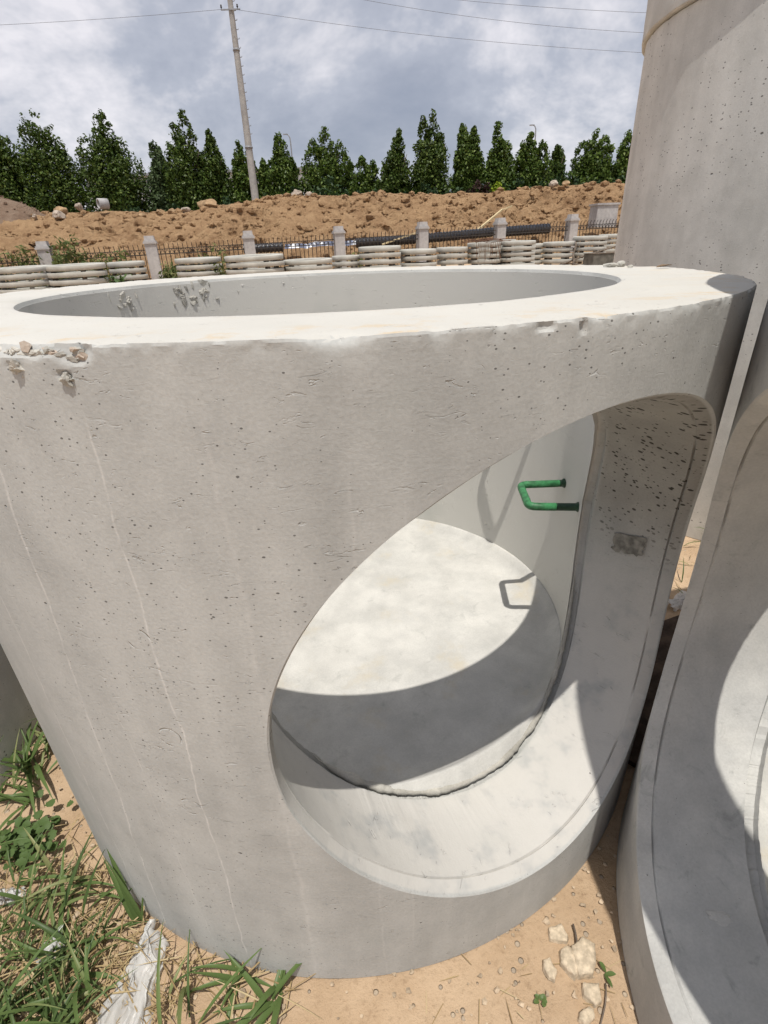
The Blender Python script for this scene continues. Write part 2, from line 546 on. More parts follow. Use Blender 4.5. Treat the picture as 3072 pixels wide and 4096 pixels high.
M_WIRE = plain('wire', (0.14, 0.14, 0.15), 0.6)
M_LAMP = plain('grey_metal', (0.25, 0.26, 0.28), 0.5, 0.4)
M_BARK = plain('bark', (0.10, 0.08, 0.06), 0.95, 0.1, 0.3, 6)
M_LEAF = [leafmat('leaf_dark', (0.028, 0.05, 0.010), (0.075, 0.12, 0.022), 0.25, 0.45, (0.17, 0.22, 0.055)),
          leafmat('leaf_mid', (0.038, 0.068, 0.013), (0.098, 0.155, 0.028), 0.27, 0.45, (0.21, 0.27, 0.07)),
          leafmat('leaf_pale', (0.045, 0.075, 0.03), (0.085, 0.125, 0.05), 0.2, 0.5, (0.14, 0.19, 0.09))]
M_SHRUB = [leafmat('shrub_dark', (0.018, 0.040, 0.016), (0.04, 0.075, 0.028), 0.15),
           leafmat('shrub_red', (0.030, 0.018, 0.016), (0.055, 0.030, 0.024), 0.15),
           leafmat('shrub_lime', (0.14, 0.24, 0.02), (0.30, 0.38, 0.03), 0.25)]
M_WEED = leafmat('weed', (0.07, 0.10, 0.03), (0.14, 0.17, 0.055), 0.25, 0.6, (0.26, 0.22, 0.10))
M_GRASS = leafmat('grass_green', (0.065, 0.105, 0.035), (0.125, 0.185, 0.06), 0.25, 0.4, (0.26, 0.27, 0.12))
M_STRAW = leafmat('straw', (0.26, 0.18, 0.09), (0.42, 0.32, 0.17), 0.15, 0.7, (0.52, 0.43, 0.26))
M_BROAD = leafmat('broad_leaf', (0.05, 0.092, 0.03), (0.10, 0.155, 0.05), 0.22, 0.55)

# ------------------------------------------------------------------ ground


def ground_z(x, y):
    x = np.asarray(x, float)
    y = np.asarray(y, float)
    rise = sstep(y, 2.6, 9.5)
    base = 0.86 + 0.0155 * np.clip(x, -20, 16)
    return rise * base + 0.25 * sstep(y, 30, 45)


def axis(parts):
    out = []
    for a, b, n in parts:
        out += list(np.linspace(a, b, n, endpoint=False))
    out.append(parts[-1][1])
    return np.array(out)


gx = axis([(-900, -60, 14), (-60, -20, 16), (-20, -3, 40), (-3, -1.3, 20), (-1.3, 2.2, 190), (2.2, 4, 20), (4, 20, 40), (20, 60, 16), (60, 900, 14)])
gy = axis([(-60, -4, 12), (-4, -1.5, 20), (-1.5, 1.3, 170), (1.3, 4, 40), (4, 14, 60), (14, 40, 40), (40, 120, 20), (120, 1500, 14)])
X, Y = np.meshgrid(gx, gy)
P = np.stack([X.ravel(), Y.ravel(), np.zeros(X.size)], 1)
Z = ground_z(P[:, 0], P[:, 1])
near = 1 - sstep(np.hypot(P[:, 0] - 0.2, P[:, 1] + 0.3), 2.2, 4.5)
Z = Z + near * (0.012 * fbm(P, 3.0, 4, 0.5, 3) + 0.006 * fbm(P, 22, 3, 0.6, 5)) - 0.004
Z = Z + (1 - near) * 0.03 * fbm(P, 0.8, 4, 0.5, 8)
P[:, 2] = Z
g = obj('ground', mesh('ground', P, grid_faces(len(gy), len(gx)), M_SOIL))
g['kind'] = 'structure'

# ------------------------------------------------------------------ soil mound behind the fence


def fence_y(x):
    return 15.97 + (x + 9.72) * 0.27


RIDGE = np.array([(-34, 4.0), (-19.6, 3.75), (-17.2, 3.65), (-15.6, 3.55), (-14.4, 3.5), (-12.5, 3.48), (-10.4, 3.36), (-8.5, 3.27), (-7.4, 3.42), (-5.07, 3.63), (-4.07, 3.70),
                  (-2.1, 3.72), (-0.9, 3.66), (0.14, 3.80), (1.86, 3.66), (3.84, 3.66), (5.8, 3.66), (9.2, 3.75), (12, 3.76), (15.6, 3.77), (32, 3.8)])
mx = np.concatenate([np.linspace(-60, -24, 60, endpoint=False), np.linspace(-24, 16, 640, endpoint=False), np.linspace(16, 60, 60)])
ms = np.concatenate([np.linspace(0, 0.75, 190, endpoint=False), np.linspace(0.75, 1, 30)])
XX, SS = np.meshgrid(mx, ms)
Y0 = fence_y(XX) + 1.1
RY = 27.0 + 0.6 * np.sin(XX * 0.35)
YY = np.where(SS < 0.75, Y0 + (RY - Y0) * (SS / 0.75), RY + (SS - 0.75) / 0.25 * 9.0)
rz = np.interp(XX, RIDGE[:, 0], RIDGE[:, 1])
z0 = ground_z(XX, YY)
front = np.clip((YY - Y0) / (RY - Y0), 0, 1)
prof = 0.35 * front ** 0.8 + 0.65 * sstep(front, 0.05, 1.05)
back = 1 - 0.75 * sstep(YY, RY + 0.5, RY + 8)
ZZ = z0 - 0.05 + (rz - z0 + 0.05) * prof * back
MP = np.stack([XX.ravel(), YY.ravel(), ZZ.ravel()], 1)
msk = (sstep(front, 0.0, 0.12) * back).ravel()
q = MP * np.array([1, 1, 0.0])
rid = 1 - np.abs(fbm(q * np.array([1, 1.5, 1]), 0.9, 5, 0.55, 21))
cl2 = fbm(q, 2.6, 5, 0.62, 31)
fade = 1 - 0.75 * sstep(front.ravel(), 0.8, 1.0)
pocket = sstep(fbm(q * np.array([0.7, 1.0, 1]), 0.55, 3, 0.5, 71), -0.15, 0.25)
clod = np.abs(fbm(q * np.array([0.8, 1.3, 1]), 2.2, 4, 0.6, 81))
MP[:, 2] += msk * fade * (0.55 * (rid - 0.8) + 0.14 * cl2 + pocket * 0.18 * clod + (0.5 + 0.5 * pocket) * 0.18 * np.clip(fbm(q * np.array([0.7, 1.2, 1]), 4.2, 4, 0.65, 41), -0.3, 1))
MP[:, 1] -= msk * (0.12 + 0.25 * pocket) * np.clip(fbm(q, 2.8, 4, 0.65, 51), -0.35, 1)
o = obj('soil_mound', mesh('soil_mound', MP, grid_faces(len(ms), len(mx)), M_MOUND))
o['kind'] = 'structure'
rc_ = np.random.default_rng(5)
cand = np.where((MP[:, 0] > -22) & (MP[:, 0] < 14) & (front.ravel() > 0.03) & (MP[:, 1] < 27.2))[0]
V0_, F0_ = ico(1)
Vc, Fc = [], []
for k, ci in enumerate(rc_.choice(cand, 3200, replace=False)):
    sz_ = 0.03 + 0.16 * rc_.uniform() ** 4
    Vc.append(V0_ * rc_.uniform(0.6, 1.3, (len(V0_), 1)) * sz_ * np.array([1.2, 1.0, 0.75]) + MP[ci] + np.array([0, 0, 0.2 * sz_]))
    Fc += [tuple(i + len(V0_) * k for i in f) for f in F0_]
tag(obj('soil_clods', mesh('soil_clods', np.concatenate(Vc), Fc, M_MOUND, False)), 'loose clods of earth strewn over the mound', 'clods', kind='stuff')

# gravel heap at the far left
hx, hy = np.meshgrid(np.linspace(-6.2, 6.2, 130), np.linspace(-4.2, 4.2, 90))
rr = np.hypot(hx / 5.8, hy / 3.9)
hz = 2.25 * (1 - sstep(rr, 0.0, 1.0)) - 0.25
HP = np.stack([hx.ravel(), hy.ravel(), hz.ravel()], 1)
HP[:, 2] += 0.25 * fbm(HP * np.array([1, 1, 0]), 0.9, 5, 0.6, 61) + 0.08 * fbm(HP * np.array([1, 1, 0]), 4.0, 3, 0.6, 62)
hb = 2.35
hc, Fc = [], []
for k, ci in enumerate(rc_.choice(len(HP), 900, replace=False)):
    sz_ = 0.02 + 0.10 * rc_.uniform() ** 3
    hc.append(V0_ * rc_.uniform(0.6, 1.3, (len(V0_), 1)) * sz_ + HP[ci] + np.array([-17.9, 26.2, 2.35 + 0.2 * sz_]))
    Fc += [tuple(i + len(V0_) * k for i in f) for f in F0_]
tag(obj('heap_gravel', mesh('heap_gravel', np.concatenate(hc), Fc, M_GRAVEL, False)), 'loose stones covering the gravel heap at far left', 'gravel', kind='stuff')
o = obj('gravel_heap', mesh('gravel_heap', HP, grid_faces(90, 130), M_GRAVEL), loc=(-17.9, 26.2, hb))
o['kind'] = 'structure'

# ------------------------------------------------------------------ concrete chambers


def chamber_mesh(name, mat, R, rin, H, az, zc=None, a=None, ain=None, nu=150, nz=90, nc=300, rings=24, chips=(), seed=0, rough=1.0,
                 bev_o=0.005, bev_i=0.014, lip=0.006, groove=0.006):
    zlo, zhi = (zc - a - 0.05, zc + a + 0.05) if a else (0.2, H - 0.07)
    zb = np.linspace(0, zlo, max(4, nz // 9))
    zm = np.linspace(zlo, zhi, nz)
    V, F = [], []
    cnt = 0

    def push(v):
        nonlocal cnt
        V.append(v)
        cnt += len(v)
        return cnt - len(v)

    er = np.array([math.cos(az), math.sin(az), 0])
    et = np.array([-er[1], er[0], 0])
    ez = np.array([0, 0, 1.0])

    def cyl(rho, u, z):
        u, z = np.broadcast_arrays(u, z)
        return (rho * np.cos(u))[..., None] * er + (rho * np.sin(u))[..., None] * et + z[..., None] * ez
    loops = {}
    holes = {}
    for side, rho, hr, bev in (('o', R, a, bev_o), ('i', rin, ain, bev_i)):
        zt = np.linspace(zhi, H - bev, max(5, int((H - bev - zhi) / 0.0028) if nu > 200 else 8))
        U = (math.asin(hr / rho) + 0.09) if a else 0.7
        if side == 'i' and a:
            U = math.asin(hr / rho) + 0.07
        up_ = np.linspace(-U, U, nu + 1)
        w_ = np.linspace(0, 1, nc + 1)
        w2 = 0.42 * w_ + 0.58 * (1 - (1 - w_) ** 2.2)     # denser toward the end (left of the opening)
        uo = U + (2 * PI - 2 * U) * w2
        ua = np.concatenate([up_, uo[1:-1]])              # full circle, no repeat
        n = len(ua)
        for zz in (zb, zt):
            i0 = push(cyl(rho, ua[None, :], zz[:, None]).reshape(-1, 3))
            F.append(grid_faces(len(zz), n, True, i0))
            if zz is zt:
                loops[side] = ua
        i0 = push(cyl(rho, uo[None, :], zm[:, None]).reshape(-1, 3))
        F.append(grid_faces(len(zm), len(uo), False, i0))
        if a:
            bu = np.concatenate([up_[:-1], np.full(nz - 1, U), up_[::-1][:-1], np.full(nz - 1, -U)])
            bz = np.concatenate([np.full(nu, zlo), zm[:-1], np.full(nu, zhi), zm[::-1][:-1]])
            phi = np.unwrap(np.arctan2(bz - zc, rho * np.sin(bu)))
            fr = np.linspace(0, 1, rings)[:, None]
            jag = np.zeros_like(phi)
            if side == 'i':
                ph = np.stack([np.cos(phi) * 3, np.sin(phi) * 3, phi * 0 + seed], 1)
                jag = lip * fbm(ph, 5.0, 6, 0.7, seed + 5)
            ht = (hr + jag) * np.cos(phi)
            hz_ = zc + (hr + jag) * np.sin(phi)
            hu = np.arcsin(ht / rho)
            uu = hu + (bu - hu) * fr
            zz = hz_ + (bz - hz_) * fr
            i0 = push(cyl(rho, uu, zz).reshape(-1, 3))
            F.append(grid_faces(rings, len(phi), True, i0))
            holes[side] = (phi, hr, jag)
        else:
            i0 = push(cyl(rho, up_[None, :], zm[:, None]).reshape(-1, 3))
            F.append(grid_faces(len(zm), len(up_), False, i0))
    # top face with rounded edges, bottom face
    uo_, ui_ = loops['o'], loops['i']
    prof = [(0, H - bev_o), (0.3 * bev_o, H - 0.3 * bev_o), (bev_o, H)]
    for k in np.linspace(0.02, R - rin - bev_i - 0.02, 12 if nu > 200 else 5):
        prof.append((k, H))
    prof += [(R - rin - bev_i, H), (R - rin - 0.3 * bev_i, H - 0.35 * bev_i), (R - rin, H - bev_i)]
    rows = []
    for k, z in prof:
        f = k / (R - rin)
        rows.append(cyl(R - k, uo_ + (ui_ - uo_) * f, np.full(len(uo_), z)))
    i0 = push(np.concatenate(rows))
    F.append(grid_faces(len(prof), len(uo_), True, i0))
    i0 = push(np.concatenate([cyl(R, uo_, np.zeros(len(uo_))), cyl(rin, ui_, np.zeros(len(ui_)))]))
    F.append(grid_faces(2, len(uo_), True, i0))
    if a:
        po, ho, _ = holes['o']
        pi_, hi, jag = holes['i']
        seq = [(R, ho, 0), (R - 0.003, ho - 0.003, 0), (R - 0.030, ho - 0.016, 0), (R - 0.0325, ho - 0.016 + groove, 0), (R - 0.036, ho - 0.0165, 0)]
        for k in np.linspace(0, 1, 22)[1:-3]:
            seq.append((R - 0.036 + (rin + 0.020 - R + 0.036) * k, ho - 0.0165 + (hi - ho + 0.0165) * k, 0.25 * k))
        seq += [(rin + 0.030, hi, 0.3), (rin + 0.026, hi + 1.6 * lip, 0.6), (rin + 0.006, hi + 1.2 * lip, 0.9), (rin, hi, 1.0)]
        rows = []
        for rho, h, jw in seq:
            f = (R - rho) / (R - rin)
            ph = po + (pi_ - po) * f
            hh = h + jag * jw
            if 0 < f < 0.97:
                q = np.stack([np.cos(ph) * 2, np.sin(ph) * 2, np.full(len(ph), f * 1.2)], 1)
                hh = hh + 0.003 * fbm(q, 2.0, 3, 0.5, seed + 9)
                if abs(rho - (R - 0.0325)) < 1e-6:
                    hh = hh - groove * 0.9 * sstep(fbm(q, 3.0, 3, 0.5, seed + 2), -0.1, 0.4)
            t_ = hh * np.cos(ph)
            rows.append(np.sqrt(rho * rho - t_ * t_)[:, None] * er + t_[:, None] * et + (zc + hh * np.sin(ph))[:, None] * ez)
        i0 = push(np.concatenate(rows))
        F.append(grid_faces(len(rows), len(po), True, i0))
    V = np.concatenate(V)
    F = np.concatenate(F)
    # wear: uneven wall, crumbling rim and broken spots
    r = np.hypot(V[:, 0], V[:, 1])
    th = np.arctan2(V[:, 1], V[:, 0])
    isout = r > R - 0.012
    rim = np.exp(-np.clip(H - V[:, 2], 0, 9) / 0.010) * np.exp(-np.clip(R - r, 0, 9) / 0.012)
    crumb = np.clip(fbm(V, 40, 4, 0.6, seed + 3) + 0.15, 0, 1) * 0.010 * rough + np.clip(fbm(V, 9, 3, 0.6, seed + 4), 0, 1) * 0.010 * rough
    dr = -rim * crumb + np.where(isout, 0.0012 * fbm(V, 4, 3, 0.5, seed), 0)
    dz = -rim * crumb * 0.6 - np.where((V[:, 2] > H - 0.001), 0.0015 * (1 + fbm(V, 6, 4, 0.6, seed + 6)), 0)
    for (tc_, zc_, rt_, rz_, dep) in chips:
        d2 = ((th - tc_) / rt_) ** 2 + ((V[:, 2] - zc_) / rz_) ** 2
        nz_ = fbm(V, 30, 4, 0.6, seed + 7)
        mk = np.clip(1 - d2 - 0.8 * nz_, 0, 1) ** 0.8 * np.exp(-np.clip(R - r - 0.004, 0, 9) / 0.02)
        dr -= mk * (dep + dep * 0.6 * fbm(V, 55, 3, 0.6, seed + 8))
    k = (r + dr) / np.maximum(r, 1e-6)
    V[:, 0] *= k
    V[:, 1] *= k
    V[:, 2] += dz
    return mesh(name, V, F, mat, True, True, 2e-5, 24)


def slab_mesh(name, r, z0, z1, mat, seed):
    n = 160
    rad = [0.0005, 0.1, 0.2, 0.3, 0.4, 0.5, 0.58, 0.64, 0.68, 0.71, 0.73, 0.745, 0.76]
    rad = np.array(rad) / 0.76 * r
    rows = []
    a = np.arange(n) * 2 * PI / n
    for q in rad:
        zz = z1 + 0.045 * sstep(np.full(n, q), r - 0.055, r) - 0.012 * (1 - (q / r) ** 2)
        p = np.stack([q * np.cos(a), q * np.sin(a), zz], 1)
        p[:, 2] += 0.003 * fbm(p, 6, 3, 0.5, seed)
        rows.append(p)
    rows.append(np.stack([r * np.cos(a), r * np.sin(a), np.full(n, z0)], 1))
    rows.append(np.stack([0.0005 * np.cos(a), 0.0005 * np.sin(a), np.full(n, z0)], 1))
    return mesh(name, np.concatenate(rows), grid_faces(len(rows), n, True), mat, True, True)


def rung(parent, w1, w2, f1, f2, z, dark=True):
    """U-shaped step: two legs from the wall (w1, w2) to the front corners (f1, f2)"""
    w1, w2, f1, f2 = [np.array((*p, z)) for p in (w1, w2, f1, f2)]

    def rnd(c, a, b, r=0.022, n=5):
        ua = (a - c) / np.linalg.norm(a - c)
        ub = (b - c) / np.linalg.norm(b - c)
        return [c + ua * r * (1 - t) ** 2 + ub * r * t ** 2 for t in np.linspace(0, 1, n)]
    out1 = w1 + (w1 - f1) * 0.12
    out2 = w2 + (w2 - f2) * 0.12
    k = 0.55 if dark else 0.9
    b1 = f1 + (w1 - f1) * 0.88
    b2 = f2 + (w2 - f2) * 0.55
    m = MB()
    m.tube([b1] + rnd(f1, w1, f2) + rnd(f2, f1, w2) + [b2], 0.0125, 12)
    bar = m.build('step_rung', M_GREEN, parent, True)
    for q, o_ in ((b1, out1), (b2, out2)):
        m = MB()
        m.tube([q, q + (o_ - q) * 0.97, o_], [0.0122, 0.0122, 0.0128], 12)
        m.build('rung_sleeve', M_DARKGREEN, bar, True)
        # sealing collar where the leg enters the wall
        m = MB()
        wpt = w1 if o_ is out1 else w2
        d = (o_ - q) / np.linalg.norm(o_ - q)
        m.tube([wpt - d * 0.008, wpt - d * 0.002, wpt + d * 0.02], [0.0125, 0.016, 0.018], 12)
        m.build('rung_collar', M_DARKGREEN, bar, True)
    return bar


# main chamber
R0, RI0, H0, AZ0, ZC0, A0, AI0, ZF0 = 1.0, 0.7478, 1.4413, -1.0567, 0.7611, 0.561, 0.522, 0.2681
main = empty('manhole_chamber')
tag(main, 'large grey concrete manhole chamber with round side opening and green step inside', 'manhole chamber', 'concrete chambers')
CH = [(-1.86, 1.438, 0.075, 0.014, 0.006), (-1.795, 1.432, 0.030, 0.016, 0.008), (-1.878, 1.414, 0.012, 0.006, 0.004), (-1.808, 1.405, 0.012, 0.007, 0.006),
      (-1.239, 1.434, 0.016, 0.007, 0.006), (-1.182, 1.428, 0.004, 0.014, 0.008),]
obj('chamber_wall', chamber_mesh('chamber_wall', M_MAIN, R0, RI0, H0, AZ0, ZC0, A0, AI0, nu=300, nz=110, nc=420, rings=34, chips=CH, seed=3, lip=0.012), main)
obj('floor_slab', slab_mesh('floor_slab', 0.755, 0.012, ZF0 + 0.006, M_FLOOR, 4), main)
rung(main, (0.7465, 0.024), (0.731, -0.157), (0.596, 0.024), (0.582, -0.140), 0.783)
rung(main, (0.664, 0.345), (0.722, 0.196), (0.548, 0.325), (0.602, 0.180), 1.13)
# mortar lumps and runs stuck to the chamber


def lump(name, mat, parent, c, size, seed, normal, sub=3):
    V, F = ico(sub)
    rs_ = np.random.default_rng(seed)
    for k_ in range(10):
        nr = rs_.normal(size=3)
        nr /= np.linalg.norm(nr)
        V = V - np.outer(np.clip(V @ nr - rs_.uniform(0.25, 0.7), 0, None), nr)
    V = V * (1 + 0.7 * fbm(V, 2.6, 4, 0.65, seed)[:, None])
    V = V * np.array(size) / 2
    z = Vector(normal).normalized()
    q = z.to_track_quat('Z', 'Y')
    Rm = np.array(q.to_matrix())
    V = V @ Rm.T + np.array(c)
    return obj(name, mesh(name, V, F, mat, False), parent)


def onwall(th, z, r):
    return (r * math.cos(th), r * math.sin(th), z)


for k, (th, z, sx, sz, dp) in enumerate([(-1.873, 1.412, 0.022, 0.018, 0.016), (-1.868, 1.407, 0.012, 0.012, 0.018), (-1.806, 1.403, 0.022, 0.016, 0.02), (-1.811, 1.397, 0.016, 0.012, 0.016), (-1.80, 1.398, 0.012, 0.012, 0.018),
                                         (-1.83, 1.428, 0.026, 0.012, 0.006), (-1.787, 1.427, 0.022, 0.012, 0.006), (-1.855, 1.430, 0.028, 0.010, 0.006), (-1.885, 1.430, 0.02, 0.010, 0.006)]):
    lump('mortar_lump', M_CHIP, main, onwall(th, z, 0.995), (sx, sz, dp), 30 + k, (math.cos(th), math.sin(th), 0))
rs = np.random.default_rng(15)
for k in range(44):
    th = rs.uniform(-1.905, -1.772)
    z = H0 - 0.008 - 0.022 * rs.uniform() ** 1.3 * (1.0 if th < -1.83 or th > -1.815 else 0.4)
    q = rs.uniform(0.006, 0.018)
    lump('aggregate_stone', (M_CHIP, M_CHIP, M_CHIP, M_ROCKG)[k % 4], main, onwall(th, z, 0.9935), (q * 1.5, q * 1.0, q * 0.9), 130 + k, (math.cos(th), math.sin(th), 0.2), 2)
for k, (th, z) in enumerate(((-1.872, 1.413), (-1.8065, 1.402))):
    lump('mortar_lump', M_CHIP, main, onwall(th, z, 1.003), (0.020, 0.020, 0.026), 170 + k, (math.cos(th), math.sin(th), 0.3))
rs = np.random.default_rng(5)
for k in range(34):
    th = rs.choice([2.80, 2.74, 2.48, 2.42, 2.36, 2.3]) + rs.normal() * 0.03
    z = rs.uniform(1.365, 1.43)
    lump('mortar_lump', M_CHIP, main, onwall(th, z, 0.7485), (rs.uniform(0.012, 0.045), rs.uniform(0.014, 0.05), rs.uniform(0.010, 0.024)), 60 + k, (-math.cos(th), -math.sin(th), 0))
for k, (th, z) in enumerate(((2.12, 1.41), (2.0, 1.415), (1.9, 1.41), (1.78, 1.425), (2.15, 1.385))):
    lump('mortar_lump', M_MAIN, main, onwall(th, z, 0.7495), (0.012, 0.018, 0.010), 90 + k, (-math.cos(th), -math.sin(th), 0))
# ragged mortar bead along the inner lip of the opening
er = np.array([math.cos(AZ0), math.sin(AZ0), 0])
et = np.array([-er[1], er[0], 0])
m = MB()
pts, rad = [], []
for ph in np.linspace(-2.55, -0.25, 260):
    q = np.array([[math.cos(ph) * 3, math.sin(ph) * 3, 0.0]])
    h = 0.522 + 0.004 * float(fbm(q, 6, 3, 0.6, 3)[0])
    t_ = h * math.cos(ph)
    ra = math.sqrt(0.752 ** 2 - t_ * t_) + 0.004
    pts.append(er * ra + et * t_ + np.array([0, 0, ZC0 + h * math.sin(ph)]))
    tp = min(1, (ph + 2.55) / 0.25, (-0.25 - ph) / 0.5)
    rad.append(max(0.0008, (0.0085 + 0.010 * float(fbm(q, 4.5, 5, 0.6, 8)[0])) * tp))
m.tube(pts, rad, 8)
m.build('mortar_bead', M_CHIP, main, True)
# dark cement smear in the opening
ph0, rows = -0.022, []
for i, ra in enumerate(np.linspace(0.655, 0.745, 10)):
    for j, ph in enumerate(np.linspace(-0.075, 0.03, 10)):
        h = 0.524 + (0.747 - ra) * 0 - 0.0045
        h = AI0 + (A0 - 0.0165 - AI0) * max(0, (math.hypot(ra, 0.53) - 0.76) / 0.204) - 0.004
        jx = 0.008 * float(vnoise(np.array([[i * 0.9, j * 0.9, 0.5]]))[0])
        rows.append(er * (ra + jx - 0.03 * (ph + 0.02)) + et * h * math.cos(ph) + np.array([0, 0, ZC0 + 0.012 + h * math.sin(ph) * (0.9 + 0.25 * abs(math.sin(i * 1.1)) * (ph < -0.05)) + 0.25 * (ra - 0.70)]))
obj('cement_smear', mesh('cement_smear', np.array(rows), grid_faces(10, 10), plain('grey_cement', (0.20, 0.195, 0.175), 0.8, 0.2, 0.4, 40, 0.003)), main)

# right chamber with its opening facing the main chamber, a riser on top
BX, BY = 1.634, -1.190
rc = empty('manhole_chamber', (BX, BY, 0))
tag(rc, 'pale concrete chamber cut off by the right edge, its opening part sunlit', 'manhole chamber', 'concrete chambers')
obj('chamber_wall', chamber_mesh('chamber_wall', M_RIGHT, R0, RI0, H0, math.radians(-183.5), 0.80, 0.60, 0.56, nu=200, nz=80, nc=200, rings=24, seed=23, lip=0.013, groove=0.006), rc)
obj('floor_slab', slab_mesh('floor_slab', 0.755, 0.012, 0.2, M_FLOOR, 14), rc)
lump('cement_flake', M_FLOOR, rc, (-0.818, 0.174, 0.243), (0.075, 0.045, 0.014), 91, (-0.013, -0.217, 0.976), 3)
rr_ = empty('riser_ring', (BX, BY, H0 + 0.001))
tag(rr_, 'concrete riser ring on top of the chamber at the right edge', 'riser ring')
obj('ring_wall', chamber_mesh('ring_wall', M_RIGHT, R0, RI0, 0.66, 0.3, nu=60, nz=12, nc=120, seed=33), rr_)

# tall shaft at the back right: lower ring and the ring stacked on it
tl = empty('shaft_ring', (2.559, 1.632, 0))
tag(tl, 'tall pitted concrete shaft ring standing behind the right end of the chamber', 'shaft ring')
obj('ring_wall', chamber_mesh('ring_wall', M_TALL, 1.0, 0.82, 2.43, -2.2, nu=120, nz=60, nc=260, seed=43, rough=0.5), tl)
tu = empty('shaft_ring', (2.559, 1.632, 2.431))
tag(tu, 'upper concrete ring with overhanging rim stacked on the tall shaft at top right', 'shaft ring')
n = 220
prof = [(0.82, 0.0), (1.014, 0.0), (1.022, 0.006), (1.023, 0.03), (1.022, 0.10), (1.022, 0.3), (1.022, 1.2), (0.82, 1.2), (0.82, 0.0)]
pp = []
for i in range(len(prof) - 1):
    for k in np.linspace(0, 1, 6 if i else 3)[:-1]:
        pp.append(tuple(np.array(prof[i]) * (1 - k) + np.array(prof[i + 1]) * k))
a = np.arange(n) * 2 * PI / n
rows = np.concatenate([np.stack([r * np.cos(a), r * np.sin(a), np.full(n, z)], 1) for r, z in pp])
nn = fbm(rows, 7, 4, 0.6, 77) * 0.008 * (rows[:, 2] < 0.2) * (np.hypot(rows[:, 0], rows[:, 1]) > 0.99)
rows[:, :2] *= (1 + nn)[:, None]
Fq = grid_faces(len(pp) + 1, n, True)
Fq = np.where(Fq >= len(pp) * n, Fq - len(pp) * n, Fq)
obj('ring_wall', mesh('ring_wall', rows, Fq, M_TALL, True, True, 0, 30), tu)
m = MB()
th0 = -2.06
lp = np.array(onwall(th0, 0.08, 1.03))
tn = np.array([-math.sin(th0), math.cos(th0), 0])
m.tube([lp + tn * 0.03 * math.cos(k) + np.array([0, 0, 0.022 * math.sin(k) - 0.03]) - tn * 0 + np.array(onwall(th0, 0, 0.012)) for k in np.linspace(0, 2 * PI, 14)], 0.004, 6, False)
m.build('rope_loop', plain('white_rope', (0.6, 0.58, 0.53), 0.9), tu, True)

# chamber at the far left, mostly hidden
lc = empty('shaft_ring', (-2.15, -0.36, 0))
tag(lc, 'shaded concrete ring at the left edge behind the big chamber', 'shaft ring')
obj('ring_wall', chamber_mesh('ring_wall', M_TALL, 1.0, 0.78, 1.25, 0.3, nu=60, nz=30, nc=160, seed=53), lc)

# ------------------------------------------------------------------ stacked cover rings
ORD = ['top', 'second', 'third', 'fourth', 'fifth', 'sixth', 'seventh', 'eighth']
spv, spf = None, None


def ring_mesh(dia, hole, thick, seed):
    n = 56
    ro, ri = dia / 2, dia / 2 * hole
    prof = [(ri, 0.0), (ro - 0.003, 0.0), (ro, 0.003), (ro, thick - 0.003), (ro - 0.003, thick), (ri, thick)]
    a = np.arange(n) * 2 * PI / n
    rows = []
    for r, z in prof:
        p = np.stack([r * np.cos(a), r * np.sin(a), np.full(n, z)], 1)
        p[:, :2] *= (1 + 0.003 * fbm(p, 6, 3, 0.6, seed))[:, None]
        rows.append(p)
    V = np.concatenate(rows)
    Fq = grid_faces(len(prof) + 1, n, True)
    return mesh('cover_ring', V, np.where(Fq >= len(V), Fq - len(V), Fq), M_RING, False, True)


STK = [(-6.97, 10.11, 1.41, 1.05, 'stack cut by the left edge of the picture'),
       (-5.70, 9.73, 1.42, 1.05, 'stack in front of the leftmost fence post'),
       (-5.18, 10.83, 1.42, 0.75, 'narrow stack left of the second fence post'),
       (-3.61, 10.73, 1.44, 0.95, 'stack right of the bush at the second post'),
       (-2.35, 10.42, 1.45, 1.20, 'widest stack, below the third fence post'),
       (-1.30, 10.85, 1.33, 1.05, 'lowest stack, between third and fourth posts'),
       (-0.51, 11.72, 1.36, 0.65, 'small stack at the foot of the fourth post'),
       (0.27, 11.50, 1.52, 0.95, 'stack just right of the fourth fence post'),
       (1.16, 11.83, 1.43, 0.85, 'stack below the fifth fence post'),
       (2.02, 12.34, 1.44, 0.75, 'stack just right of the fifth fence post'),
       (2.82, 12.52, 1.51, 0.80, 'stack topped with brown twigs'),
       (3.65, 12.55, 1.52, 0.85, 'stack below the sixth fence post'),
       (4.15, 13.45, 1.44, 0.80, 'half hidden stack right of the sixth post'),
       (4.83, 13.18, 1.46, 0.75, 'stack left of the seventh fence post'),
       (5.68, 13.31, 1.56, 0.85, 'stack with hollow top ring below the seventh post'),
       (7.00, 14.90, 1.59, 0.90, 'stack partly hidden by the tall shaft')]
TH, GAP = 0.104, 0.024
